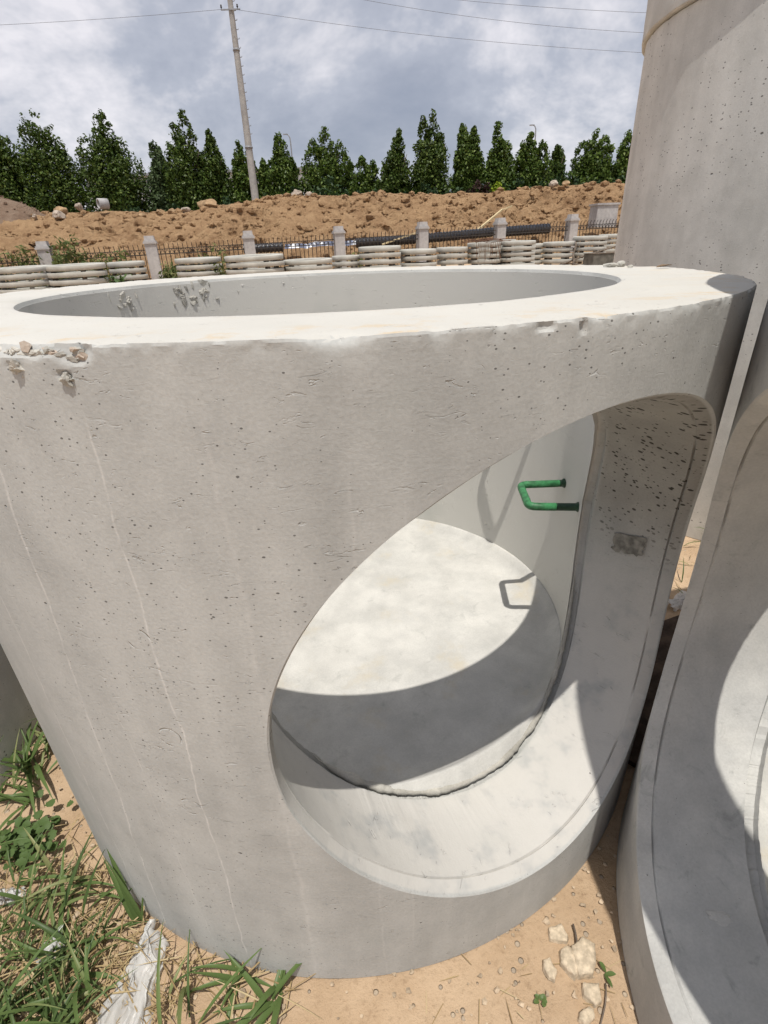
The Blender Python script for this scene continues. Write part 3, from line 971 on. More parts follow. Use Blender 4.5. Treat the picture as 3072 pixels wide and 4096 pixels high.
for k, (x, y, zt, dia, desc) in enumerate(STK):
    gz = float(ground_z(x, y))
    nlev = max(3, int(round((zt - gz) / 0.130)))
    pitch = (zt - gz) / nlev
    TH = pitch * 0.66
    gap = pitch - TH
    hole = 0.72 if k in (14, 5, 15) else (0.0 if k in (3, 8) else 0.6)
    me = ring_mesh(dia, max(hole, 0.02), TH, 100 + k)
    sm = MB()
    sm.box((0, 0, 0), (0.09, 0.07, gap + 0.004))
    spm = mesh('spacer_block', np.concatenate(sm.V), sm.F, M_OLDWOOD if k % 3 else M_RING, False)
    z = gz
    for j in range(nlev):
        top = nlev - 1 - j
        ox, oy = random.uniform(-0.014, 0.014) * dia, random.uniform(-0.01, 0.01)
        tilt = (random.uniform(0.0, 0.006) + (0.03 if top == 0 else 0), random.uniform(-0.004, 0.004), 0.0)
        o = obj('cover_ring', me, None, (x + ox, y + oy, z + gap), (0, 0, 0))
        o.rotation_euler = tilt
        nm = (ORD[top] if top < 8 else 'lowest')
        tag(o, f'{nm} ring of the {desc}' if top == 0 else f'{nm} ring from the top in the {desc}', 'cover ring', 'stacked concrete cover rings')
        for q in range(4):
            aa = q * PI / 2 + 0.7
            obj('spacer_block', spm, o, (0.40 * dia * math.cos(aa), 0.40 * dia * math.sin(aa), -gap / 2), (0, 0, aa))
        z += TH + gap

# loose slab lid lying across two stacks
m = MB()
a = np.arange(40) * 2 * PI / 40
lid = obj('cover_slab', ring_mesh(0.95, 0.02, 0.06, 300), None, (3.30, 13.35, 1.50), (0.01, 0.0, 0))
tag(lid, 'thin grey round lid behind the twig topped stack', 'cover slab')
lb = obj('cover_ring', ring_mesh(0.92, 0.5, 0.46, 301), None, (3.30, 13.35, float(ground_z(3.3, 13.35)) + 0.02))
lb.scale.z = (1.50 - float(ground_z(3.3, 13.35)) - 0.022) / 0.46
tag(lb, 'tall plain ring carrying the thin lid behind the twig topped stack', 'cover ring')

# debris around the stacks: twigs, grey box, leaning sticks
for k, (p0, p1, r) in enumerate([((4.70, 12.6, 0.93), (6.9, 13.2, 1.50), 0.022), ((5.05, 12.55, 0.93), (5.12, 12.75, 1.42), 0.035), ((5.02, 12.45, 0.95), (5.4, 12.3, 0.95), 0.03), ((5.5, 12.5, 1.12), (6.6, 12.7, 1.24), 0.018)]):
    m = MB()
    ps = [np.array(p0) * (1 - t) + np.array(p1) * t + 0.02 * np.array([math.sin(9 * t), 0, math.sin(7 * t + k)]) for t in np.linspace(0, 1, 7)]
    m.tube(ps, [r * (1 - 0.4 * t) for t in np.linspace(0, 1, 7)], 7)
    tag(m.build('stick', M_OLDWOOD, None, True), ['long thin stick leaning across the rings near the tall shaft', 'short thick stick upright left of the dark box', 'stub of grey wood lying left of the dark box', 'thin lath lying above the dark box'][k], 'stick', 'old sticks by the stacks')
m = MB()
m.box((0, 0, 0.21), (0.62, 0.4, 0.42), taper=0.96)
o = m.build('crate', plain('dark_board', (0.12, 0.115, 0.10), 0.8, 0.2, 0.3, 7), None, loc=(5.55, 12.2, float(ground_z(5.55, 12.2)) - 0.18), rot=(0, 0, 0.25))
tag(o, 'low dark grey crate in front of the stacks beside the tall shaft', 'crate')
m = MB()
m.box((0, 0, 0.425), (0.63, 0.41, 0.012))
m.build('crate_lid', M_OLDWOOD, o)
m = MB()
rs = np.random.default_rng(8)
for k in range(36):
    c = np.array([2.82, 12.35, 1.56]) + rs.normal(size=3) * np.array([0.22, 0.12, 0.014])
    d = rs.normal(size=3) * np.array([0.18, 0.1, 0.02])
    m.tube([c - d, c + 0.01 * rs.normal(size=3), c + d], 0.006, 5)
for k in range(14):
    c = np.array([2.55 + 0.045 * k, 12.10, 1.52])
    d = np.array([rs.normal() * 0.05, -0.02, -rs.uniform(0.15, 0.42)])
    m.tube([c, c + d * 0.5 + 0.01 * rs.normal(size=3), c + d], 0.005, 5)
o = m.build('twig_bundle', plain('brown_twig', (0.16, 0.09, 0.06), 0.9, 0.1, 0.3, 9), None)
tag(o, 'tangle of dry brown twigs on top of a ring stack', 'twigs')

# ------------------------------------------------------------------ fence
FA = np.array([-9.72, 15.965])
FD = np.array([math.cos(0.26374), math.sin(0.26374)])
PH = 1.28


def post_mesh():
    m = MB()
    m.box((0, 0, 0.53), (0.34, 0.34, 1.06))
    shaft = mesh('shaft', np.concatenate(m.V), m.F, M_POST, False)
    m = MB()
    m.box((0, 0, 1.085), (0.40, 0.40, 0.05))
    m.box((0, 0, 1.13), (0.36, 0.36, 0.04))
    m.box((0, 0, 1.215), (0.30, 0.30, 0.13), taper=0.93)
    cap = mesh('cap', np.concatenate(m.V), m.F, M_POST, False)
    return shaft, cap


SH, CP = post_mesh()
m = MB()
bm_ = MB()
bm_.tube([(0, 0, 0.02), (0, 0, 0.92), (0.0, -0.004, 0.99), (0, -0.03, 1.03), (0, -0.055, 1.05), (0, -0.062, 1.075)], [0.012, 0.012, 0.011, 0.011, 0.010, 0.006], 6)
BAR = mesh('bar', np.concatenate(bm_.V), bm_.F, M_IRON, True)
sm_ = MB()
sm_.tube([(0.0, 0, 0.80), (0.03, 0, 0.86), (0.066, 0, 0.90), (0.10, 0, 0.86), (0.132, 0, 0.80)], 0.009, 5)
SCR = mesh('scroll', np.concatenate(sm_.V), sm_.F, M_IRON, True)
PN = ['leftmost', 'second', 'third', 'fourth', 'fifth', 'sixth', 'seventh', 'eighth']
for i in range(-1, 9):
    xy = FA + FD * 3.0 * i
    zt = 2.0095 + 0.05457 * i
    zb = zt - PH
    if i >= 0 and i < 8:
        e = empty('fence_post', (xy[0], xy[1], zb), (0, 0, 0.26374))
        tag(e, f'{PN[i]} pale concrete fence post from the left' if i else 'leftmost pale concrete fence post, overgrown with weeds', 'fence post', 'fence posts')
        if i == 7:
            e['label'] = 'concrete fence post hidden behind the tall shaft'
        obj('shaft', SH, e)
        obj('cap', CP, e)
    if i < 8:
        e = empty('iron_railing', (xy[0], xy[1], zb - 0.02), (0, 0, 0.26374))
        nm = ['left of the leftmost post', 'between the leftmost and second posts', 'between the second and third posts', 'between the third and fourth posts', 'between the fourth and fifth posts',
              'between the fifth and sixth posts', 'between the sixth and seventh posts', 'right of the seventh post', 'hidden behind the shaft'][i + 1]
        tag(e, f'dark iron railing with hooked bar tips {nm}', 'railing', 'railing panels')
        for zr, sz in ((0.10, 0.03), (0.78, 0.03), (0.915, 0.022)):
            m = MB()
            ang = math.atan2(0.05457, 3.0)
            m.box((1.5, 0.0, zr + 0.027), (2.68, 0.03, sz), Matrix.Rotation(-ang, 3, 'Y'))
            m.build('rail', M_IRON, e)
        nb = 19
        for k in range(nb):
            px = 0.24 + k * (2.52 / (nb - 1))
            obj('bar', BAR, e, (px, 0, 0.05457 * px / 3.0))
            if k < nb - 1:
                obj('scroll', SCR, e, (px + 0.004, -0.004, 0.05457 * px / 3.0))

# ------------------------------------------------------------------ things between fence and mound


def corrugated(name, p0, p1, r, label, sag=0.0):
    p0, p1 = np.array(p0), np.array(p1)
    L = np.linalg.norm(p1 - p0)
    nrib = int(L / 0.125)
    m = MB()
    ts, rd = [], []
    for k in range(nrib):
        for f, q in ((0.0, 0.86), (0.2, 0.86), (0.35, 1.0), (0.75, 1.0), (0.9, 0.86)):
            ts.append((k + f) / nrib)
            rd.append(r * q)
    pts = [p0 + (p1 - p0) * t + np.array([0, 0, -sag * 4 * t * (1 - t)]) for t in ts]
    m.tube(pts, rd, 16)
    return tag(m.build(name, M_BLACKPIPE, None, False), label, 'corrugated pipe', 'black corrugated pipes')


corrugated('corrugated_pipe', (-4.6, 19.6, 1.60), (-3.2, 20.0, 1.62), 0.16, 'short black corrugated pipe end between the third and fourth posts')
corrugated('corrugated_pipe', (-0.55, 20.7, 1.66), (5.05, 22.0, 1.88), 0.175, 'long black corrugated pipe between the fourth and sixth posts', 0.03)
corrugated('corrugated_pipe', (5.15, 22.2, 1.86), (7.45, 22.8, 1.93), 0.19, 'black corrugated pipe right of the sixth post')
# blue film strip hanging between
fx, fy = np.meshgrid(np.linspace(0, 2.6, 60), np.linspace(0, 1, 8))
fp = np.stack([-3.15 + fx.ravel(), 20.05 + 0.27 * fx.ravel() - 0.12 * fy.ravel(), 1.72 - 0.16 * fy.ravel() + 0.02 * fx.ravel()], 1)
fp += 0.05 * np.stack([fbm(fp, 3, 3, 0.5, 1), fbm(fp, 3, 3, 0.5, 2), fbm(fp, 3, 3, 0.5, 3)], 1)
tag(obj('plastic_film', mesh('plastic_film', fp, grid_faces(8, 60), M_FILM)), 'crumpled blue plastic film strip behind the railing', 'plastic film')
for p0, p1, w_, lab in [((4.30, 22.4, 1.90), (5.72, 24.0, 2.74), 0.075, 'pale timber batten leaning on the mound behind the sixth post'),
                        ((5.70, 23.9, 2.72), (6.15, 24.1, 2.86), 0.06, 'short pale timber lying at the top of the leaning batten'),
                        ((0.45, 20.35, 1.58), (1.95, 21.2, 1.97), 0.06, 'pale timber lying across the black pipe left of the fifth post')]:
    p0, p1 = Vector(p0), Vector(p1)
    d = p1 - p0
    m = MB()
    m.box((0, 0, 0), (w_, w_ * 0.8, d.length))
    o = m.build('timber_batten', M_WOOD, None, loc=(p0 + p1) / 2)
    o.rotation_euler = d.to_track_quat('Z', 'Y').to_euler()
    tag(o, lab, 'timber', 'pale timbers')
# precast box and short pipe on the soil
m = MB()
m.box((0, 0, 0.40), (0.90, 0.7, 0.80), taper=0.97)
m.box((0, 0, 0.83), (0.98, 0.76, 0.07))
o = m.build('concrete_box', M_POST, None, loc=(9.75, 23.1, 1.90), rot=(0, 0, 0.1))
tag(o, 'pale precast concrete box with rim beside the tall shaft', 'concrete box')
n = 28
a = np.arange(n) * 2 * PI / n
rows = np.concatenate([np.stack([np.full(n, x), r * np.cos(a), r * np.sin(a)], 1) for x, r in ((0, 0.16), (0.0, 0.22), (0.42, 0.22), (0.42, 0.16))])
Fq = grid_faces(5, n, True)
o = obj('short_pipe', mesh('short_pipe', rows, np.where(Fq >= 4 * n, Fq - 4 * n, Fq), M_POST, False, True), None, (-12.35, 26.1, 3.70), (0, 0, 0.75))
tag(o, 'short white concrete pipe lying on the mound crest at left', 'pipe')

# rocks along the crest
RK = [(-7.4, 26.2, 3.50, (1.3, 0.9, 0.85), 0, 'largest brown boulder on the mound crest left of the pole'),
      (-8.5, 26.4, 3.35, (0.65, 0.5, 0.42), 1, 'grey rock just left of the largest boulder'),
      (-9.15, 26.3, 3.30, (0.45, 0.4, 0.32), 0, 'small round rock second left of the largest boulder'),
      (-9.75, 26.3, 3.30, (0.36, 0.36, 0.28), 0, 'small rock third left of the largest boulder'),
      (-10.3, 25.7, 3.15, (0.55, 0.4, 0.3), 0, 'dark flat rock on the slope left of the boulders'),
      (-4.55, 26.6, 3.62, (0.5, 0.4, 0.36), 0, 'leftmost rock of the crest pile right of the pole'),
      (-4.05, 26.6, 3.68, (0.6, 0.5, 0.44), 0, 'second rock of the crest pile right of the pole'),
      (-3.35, 26.6, 3.78, (0.75, 0.5, 0.62), 1, 'tallest pointed rock of the crest pile right of the pole'),
      (-2.75, 26.6, 3.72, (0.55, 0.5, 0.46), 1, 'rightmost rock of the crest pile right of the pole'),
      (-13.9, 25.3, 3.25, (0.95, 0.7, 0.5), 1, 'pale grey slab of rock at the foot of the gravel heap'),
      (-13.95, 25.7, 3.45, (0.8, 0.6, 0.45), 0, 'orange rock above the pale slab by the gravel heap'),
      (-14.9, 25.2, 3.25, (0.4, 0.3, 0.24), 1, 'white stone left of the pale slab'),
      (-16.4, 24.4, 3.30, (0.5, 0.35, 0.3), 1, 'white stone on the flank of the gravel heap'),
      (-13.5, 26.6, 3.66, (0.5, 0.4, 0.4), 1, 'pointed pale rock left of the short white pipe'),
      (8.64, 26.6, 3.80, (0.6, 0.5, 0.4), 1, 'white rubble on the crest near the tall shaft'),
      (9.2, 26.6, 3.80, (0.5, 0.5, 0.3), 0, 'brown clod beside the white rubble near the tall shaft')]
for k, (x, y, z, sz, mi, lab) in enumerate(RK):
    tag(obj('rock', rock_mesh('rock', (M_ROCK, M_ROCKG)[mi], tuple(0.82 * q_ for q_ in sz), 200 + k, 3, 0.5), None, (x, y, z), (0, 0, k * 1.3)), lab, 'rock', 'rocks on the mound')

# ------------------------------------------------------------------ utility pole, wires, lamp posts, building
pole = empty('utility_pole', (-6.50, 33.0, 1.2))
tag(pole, 'tall grey concrete utility pole rising out of the picture', 'utility pole')
m = MB()
zs = np.linspace(0, 13.6, 20)
m.tube([(0, 0, z) for z in zs], [0.235 - 0.0092 * z for z in zs], 20)
m.build('shaft', M_POLE, pole, True)
for z in (5.4, 9.53):
    m = MB()
    r = 0.235 - 0.0092 * z
    m.tube([(0, 0, z - 0.05), (0, 0, z - 0.045), (0, 0, z + 0.045), (0, 0, z + 0.05)], [r, r + 0.03, r + 0.03, r], 20)
    m.build('joint_band', M_LAMP, pole, True)
for k in range(19):
    z = 6.0 + k * 0.36
    r = 0.235 - 0.0092 * z
    m = MB()
    m.tube([(r - 0.02, 0, z), (r + 0.09, -0.02, z), (r + 0.10, -0.02, z + 0.05)], 0.016, 6)
    m.build('step_peg', M_LAMP, pole, True)
for zz_, ll in ((11.05, 0.95), (12.7, 1.6)):
    m = MB()
    m.box((0, -0.15, zz_), (ll, 0.05, 0.05))
    m.build('cross_arm', M_LAMP, pole)
for x, z in ((-0.45, 11.05), (0.35, 11.05), (-0.7, 12.7), (0.7, 12.7)):
    m = MB()
    m.tube([(x, -0.16, z + 0.04), (x, -0.16, z + 0.10), (x, -0.16, z + 0.14), (x, -0.16, z + 0.18)], [0.02, 0.05, 0.03, 0.045], 8)
    m.build('insulator', M_IRON, pole, True)


def wire(pts, lab, r=0.0075):
    P_ = np.array(pts, float)
    c = np.polyfit(P_[:, 0], P_[:, 2], 2 if len(P_) > 2 else 1)
    xs = np.linspace(P_[0, 0], P_[-1, 0], 40)
    ys = np.interp(xs, P_[:, 0], P_[:, 1])
    m = MB()
    m.tube([(x, y, np.polyval(c, x)) for x, y in zip(xs, ys)], r, 5)
    tag(m.build('power_line', M_WIRE, None, True), lab, 'power line', 'overhead wires')


wire([(-44, 33, 12.9), (-18.14, 33, 12.06), (-6.95, 32.84, 12.26)], 'overhead wire running left from the utility pole')
wire([(-6.15, 32.84, 12.22), (3.19, 33, 11.03), (14.76, 33, 9.96), (30, 33, 9.3)], 'lowest overhead wire running right from the utility pole')
wire([(-5.8, 32.86, 14.02), (-3.65, 33, 12.62), (5.72, 33, 11.58), (14.57, 33, 10.93), (30, 33, 10.5)], 'middle overhead wire running right near the top')
wire([(-7.2, 32.0, 13.9), (4.31, 33, 12.33), (14.57, 33, 11.57), (30, 33, 11.2)], 'uppermost overhead wire at the top right of the sky')

for x, lab, mir, zt in ((-7.55, 'curved street lamp just right of the utility pole', -1, 11.5), (16.4, 'curved street lamp above the trees near the tall shaft', -1, 11.45)):
    e = empty('street_lamp', (x, 60, 1.1))
    tag(e, lab, 'street lamp', 'street lamps')
    m = MB()
    h = zt - 1.1
    m.tube([(0, 0, 0), (0, 0, h - 0.7), (0.02 * mir, 0, h - 0.3), (0.14 * mir, 0, h - 0.08), (0.3 * mir, 0, h)], [0.09, 0.06, 0.055, 0.05, 0.045], 8)
    m.build('post', M_LAMP, e, True)
    m = MB()
    m.box((0.42 * mir, 0, h), (0.45, 0.16, 0.08))
    m.build('lamp_head', M_LAMP, e)
bl = empty('building', (-17, 64, 1.1))
tag(bl, 'long white low building glimpsed through gaps in the tree row', 'building')
m = MB()
m.box((0, 0, 3.7), (22, 9, 7.4))
m.build('wall', M_WHITEWALL, bl)
m = MB()
m.box((0, 0, 7.5), (22.6, 9.6, 0.22))
m.build('roof', M_LAMP, bl)
for k in range(8):
    for z in (2.0, 5.2):
        m = MB()
        m.box((-9.4 + k * 2.7, -4.51, z), (1.3, 0.05, 1.5))
        m.build('window', M_WINDOW, bl)

# ------------------------------------------------------------------ trees


def leaf_quads(C, N, size, rs, elong=1.5):
    """diamond leaves at C with normals N"""
    n = len(C)
    r = rs.normal(size=(n, 3))
    u = np.cross(N, r)
    u /= np.linalg.norm(u, axis=1)[:, None] + 1e-9
    v = np.cross(N, u)
    s = (size * rs.uniform(0.6, 1.35, n))[:, None]
    bend = N * s * 0.22
    V = np.stack([C - u * s * elong * 0.5 - bend, C + v * s * 0.42, C + u * s * elong * 0.5 - bend, C - v * s * 0.42], 1).reshape(-1, 3)
    return V, np.arange(4 * n).reshape(-1, 4)


def crown_mesh(name, mat, spires, z_lo, rs, nleaf, leaf=0.2, clumps=120):
    """spires: (x, y, tip_z, radius, z_base) pointed masses that make the crown"""
    Cs, Ns = [], []
    tot = sum(s[3] * (s[2] - s[4]) for s in spires)
    for (sx, sy, tip, rad, zb) in spires:
        nc_ = max(18, int(clumps * rad * (tip - zb) / tot))
        h = 1 - rs.uniform(0, 1, nc_) ** 0.8
        h = np.clip(rs.beta(1.25, 1.25, nc_), 0.0, 1.0)
        env = np.where(h < 0.42, 0.60 + 0.40 * np.sin(h / 0.42 * PI / 2), np.clip(1 - ((h - 0.42) / 0.58) ** 2.0, 0, 1) ** 0.8) * rad + 0.05
        ang = rs.uniform(0, 2 * PI, nc_)
        rr = env * np.sqrt(rs.uniform(0.25, 1.0, nc_))
        cc = np.stack([sx + rr * np.cos(ang), sy + rr * np.sin(ang), zb + h * (tip - zb)], 1)
        cr = np.clip(env * 0.40, 0.20, 0.55) * rs.uniform(0.7, 1.2, nc_)
        per = np.maximum(8, (nleaf * (rad * (tip - zb) / tot) * (cr ** 1.6) / np.sum(cr ** 1.6)).astype(int))
        for c, r, k in zip(cc, cr, per):
            d = rs.normal(size=(k, 3))
            d /= np.linalg.norm(d, axis=1)[:, None]
            rad_ = r * rs.uniform(0.35, 1.0, k)[:, None] ** 0.5
            sh = np.array([1.0, 1.0, 1.25])
            Cs.append(c + d * rad_ * sh)
            nn = d + 0.55 * rs.normal(size=(k, 3)) + np.array([0, 0, 0.25])
            Ns.append(nn / np.linalg.norm(nn, axis=1)[:, None])
    Cc, Nn = np.concatenate(Cs), np.concatenate(Ns)
    V, F = leaf_quads(Cc, Nn, leaf, rs)
    return mesh(name, V, F, mat, False)


# x, y, tip z, x0, x1, material, extra spires (dx, tip, radius)
TREES = [(-25.6, 42, 10.0, -28.4, -23.9, 0, [(1.0, 9.2, 1.1)], 'dense dark tree cut by the left edge'),
         (-22.3, 42, 10.45, -24.5, -20.3, 0, [(-0.9, 10.2, 1.4), (0.9, 9.6, 1.3)], 'tall double-tipped tree, second from the left'),
         (-18.1, 42, 10.1, -20.5, -15.7, 0, [(-1.2, 8.9, 1.5), (1.0, 8.9, 1.5), (0.45, 10.2, 1.0)], 'broad stepped tree, third from the left'),
         (-14.9, 42.5, 8.6, -16.3, -13.7, 2, [(0.3, 8.0, 0.9)], 'small pale loose tree, fourth from the left'),
         (-12.4, 42, 10.15, -14.4, -10.9, 0, [(-0.7, 9.3, 1.2)], 'tall dark tree left of the utility pole'),
         (-10.95, 42.6, 9.0, -12.3, -9.7, 0, [], 'rounded shoulder tree joined to the tall one left of the pole'),
         (-9.2, 43, 8.4, -10.4, -8.0, 1, [(0.7, 7.7, 0.7)], 'tree directly behind the utility pole'),
         (-7.5, 43, 7.3, -8.4, -6.9, 1, [], 'low tree peeking out right of the utility pole'),
         (-6.1, 42, 8.7, -7.5, -4.8, 1, [(-0.6, 7.2, 0.7), (0.8, 7.1, 0.7)], 'pointed tree beside the left street lamp'),
         (-2.9, 42, 8.8, -4.9, -1.4, 1, [(-0.9, 8.2, 1.1), (0.9, 8.1, 1.1)], 'wide round topped tree right of the left street lamp'),
         (-0.5, 43, 7.25, -1.9, 0.8, 1, [(0.8, 6.9, 0.7), (-0.9, 6.9, 0.6)], 'low three-tipped tree in the dip of the row'),
         (2.1, 42, 8.5, 0.7, 3.2, 0, [(-0.5, 7.6, 0.8)], 'slim pointed tree just right of the dip in the row'),
         (4.6, 42, 9.6, 2.9, 6.1, 0, [(-0.7, 9.2, 1.0)], 'tallest dark tree in the right half of the row'),
         (6.7, 42.5, 8.9, 5.9, 7.6, 1, [], 'narrow tree just right of the tallest one'),
         (7.5, 43, 8.65, 6.9, 8.5, 1, [], 'narrow tree, second right of the tallest one'),
         (9.05, 42, 8.75, 8.0, 10.5, 1, [(0.7, 7.6, 0.8)], 'bright pointed tree behind the reddish shrub'),
         (11.4, 42, 8.05, 10.2, 12.9, 1, [(0.7, 7.5, 0.9), (-0.6, 7.5, 0.8)], 'leafy tree under the right street lamp'),
         (13.6, 43, 7.6, 12.8, 14.5, 0, [(0.3, 7.3, 0.6)], 'thin dark tree right of the right street lamp'),
         (15.9, 42, 8.25, 14.3, 17.4, 1, [(0.6, 7.8, 1.0), (-0.7, 7.6, 0.9)], 'full round tree, second from the tall shaft'),
         (18.3, 42, 8.05, 17.0, 20.0, 1, [(0.8, 7.8, 1.0)], 'tree partly hidden by the tall shaft')]
for k, (x, y, tip, x0, x1, mi, ex, lab) in enumerate(TREES):
    rs = np.random.default_rng(400 + k)
    gz = float(ground_z(x, y))
    e = empty('tree', (x, y, gz))
    tag(e, lab, 'tree', 'trees behind the mound')
    rad = (x1 - x0) / 2 * 0.82
    sp = [((x0 + x1) / 2 - x, 0.0, min(tip - gz - 0.5, tip - gz) - (0.6 if ex else 0.0), rad, 1.6), (0.0, 0.0, tip - gz, rad * 0.62, 2.2)]
    for dx, t_, r_ in ex:
        sp.append((dx, rs.uniform(-0.4, 0.4), t_ - gz, r_ * 0.85, 2.0))
    obj('crown', crown_mesh('crown', M_LEAF[mi], sp, 1.5, rs, int(6500 + 7500 * rad), 0.135, int(190 + 180 * rad)), e)
    m = MB()
    zs = np.linspace(0, (tip - gz) * 0.8, 8)
    m.tube([(0.06 * math.sin(z), 0.05 * math.cos(z * 1.3), z) for z in zs], [0.17 * (1 - 0.85 * i / 7) for i in range(8)], 8)
    for j in range(7):
        z = 1.4 + j * (tip - gz) * 0.09
        aa = j * 2.4
        L = rad * 0.7
        m.tube([(0, 0, z), (0.5 * L * math.cos(aa), 0.5 * L * math.sin(aa), z + 0.5), (L * math.cos(aa), L * math.sin(aa), z + 1.3)], [0.06, 0.04, 0.015], 6)
    m.build('trunk', M_BARK, e, True)

SHR = [(-26.5, 5.6, 1.6, 0), (-23.8, 5.4, 1.7, 0), (-20.6, 5.3, 1.7, 0), (-16.0, 5.3, 1.5, 0), (-13.1, 5.2, 1.3, 0), (-9.6, 5.5, 1.4, 0), (-7.0, 5.6, 1.2, 0), (-5.4, 6.1, 1.5, 0), (-2.6, 6.4, 1.9, 0),
       (-0.2, 5.9, 1.3, 0), (1.8, 5.7, 1.4, 0), (3.7, 5.9, 1.2, 0), (5.6, 5.7, 1.2, 0), (7.4, 6.0, 1.25, 1), (9.6, 6.1, 1.2, 0), (11.3, 5.8, 1.2, 0), (13.0, 6.2, 1.4, 0), (15.0, 6.0, 1.4, 0), (17.2, 6.1, 1.6, 0), (7.95, 4.75, 0.6, 2)]
SL = ['dark shrub at the foot of the leftmost tree', 'dark shrub at the foot of the second tree from the left', 'dark shrub between the second and third trees', 'dark shrub at the foot of the third tree',
      'dark shrub at the foot of the tall tree left of the pole', 'dark shrub left of the foot of the utility pole', 'dark shrub right of the foot of the utility pole', 'dark shrub beneath the left street lamp',
      'wide dark shrub beneath the round topped tree', 'dark shrub beneath the low three-tipped tree', 'dark shrub beneath the slim pointed tree', 'dark shrub left of the tallest right tree foot',
      'dark shrub right of the tallest right tree foot', 'dark reddish brown shrub in the hedge line', 'green shrub just right of the reddish shrub', 'dark shrub beneath the right street lamp',
      'dark feathery shrub beneath the thin dark tree', 'dark shrub beneath the full round tree', 'dark shrub next to the tall shaft', 'small lime green shrub on the mound crest']
for k, (x, zt, r, mi) in enumerate(SHR):
    rs = np.random.default_rng(700 + k)
    y = 39.0 if mi != 2 else 36.0
    gz = float(ground_z(x, y))
    e = empty('shrub', (x, y, gz))
    tag(e, SL[k], 'shrub', 'shrubs below the trees')
    zt = zt - (0.75 if mi != 2 else 0)
    r = r * 0.85
    sp = [(0, 0, zt - gz, r, 0.3), (-0.5 * r, 0.2, zt - gz - 0.4, r * 0.7, 0.3), (0.55 * r, -0.1, zt - gz - 0.3, r * 0.7, 0.3)]
    obj('crown', crown_mesh('crown', M_SHRUB[mi], sp, 0.3, rs, 1700, 0.17 if mi != 2 else 0.13, 80), e)
    m = MB()
    for j in range(3):
        aa = j * 2.1
        m.tube([(0, 0, 0), (0.2 * r * math.cos(aa), 0.2 * r * math.sin(aa), 1.0), (0.5 * r * math.cos(aa), 0.5 * r * math.sin(aa), 2.6)], [0.06, 0.045, 0.02], 6)
    m.build('stem', M_BARK, e, True)

# ------------------------------------------------------------------ weeds on the fence and by the stacks


def weed(name, c, size, n, lab, mat=None, leaf=0.07, seed=0, stems=14, rotz=0.26374):
    rs = np.random.default_rng(seed)
    e = empty(name, c, (0, 0, rotz))
    tag(e, lab, 'weed', 'weeds along the fence')
    pts, m = [], MB()
    for j in range(stems):
        bx, by = rs.uniform(-0.5, 0.5) * size[0], rs.uniform(-0.5, 0.5) * size[1]
        h = size[2] * rs.uniform(0.55, 1.05)
        lean = rs.normal(size=2) * 0.12 * size[2]
        st = [np.array([bx + lean[0] * t * t, by + lean[1] * t * t, h * t]) for t in np.linspace(0, 1, 5)]
        m.tube(st, [0.008, 0.007, 0.006, 0.005, 0.003], 5)
        t = rs.uniform(0.08, 1, n // stems)
        q = np.stack([bx + lean[0] * t * t, by + lean[1] * t * t, h * t], 1) + rs.normal(size=(len(t), 3)) * np.array([0.08, 0.06, 0.05])
        pts.append(q)
    C_ = np.concatenate(pts)
    N_ = rs.normal(size=C_.shape) + np.array([0, -0.4, 0.7])
    N_ /= np.linalg.norm(N_, axis=1)[:, None]
    V, F = leaf_quads(C_, N_, leaf, rs, 2.2)
    obj('foliage', mesh('foliage', V, F, mat or M_WEED, False), e)
    m.build('stem', M_WEED, e, True)
    return e


for k, (i, dx, w_, h, n, lab) in enumerate([(-1, 1.6, 2.4, 1.15, 1500, 'tall weeds smothering the railing left of the leftmost post'),
                                           (0, 0.65, 0.9, 1.45, 900, 'tallest weed clump right of the leftmost post'),
                                           (0, 1.75, 1.3, 0.95, 600, 'low weeds in the railing left of the second post'),
                                           (1, 1.9, 0.7, 0.9, 240, 'thin green weed in front of the railing left of the third post'),
                                           (3, 0.55, 0.35, 0.55, 90, 'small yellow green weed right of the fourth post')]):
    xy = FA + FD * (3.0 * i + dx) + np.array([0.08, -0.30])
    weed('weed_clump', (xy[0], xy[1], float(ground_z(*xy)) - 0.02), (w_, 0.35, h), n, lab, seed=900 + k, stems=24 if w_ > 1 else 12)
weed('weed_clump', (-4.25, 11.6, float(ground_z(-4.25, 11.6)) - 0.02), (0.85, 0.5, 0.62), 800, 'bushy yellow green weed in front of the second post', M_WEED, 0.05, 911, 22, 0)
weed('weed_clump', (-5.0, 9.85, float(ground_z(-5.0, 9.85)) - 0.02), (0.2, 0.2, 0.5), 120, 'small dark weed between the two leftmost wide stacks', M_BROAD, 0.06, 912, 8, 0)
weed('weed_clump', (-2.95, 10.3, float(ground_z(-2.95, 10.3)) - 0.02), (0.2, 0.2, 0.62), 140, 'thin weed left of the widest stack', M_WEED, 0.05, 913, 8, 0)

# ------------------------------------------------------------------ near ground: grass, straw, weeds, litter


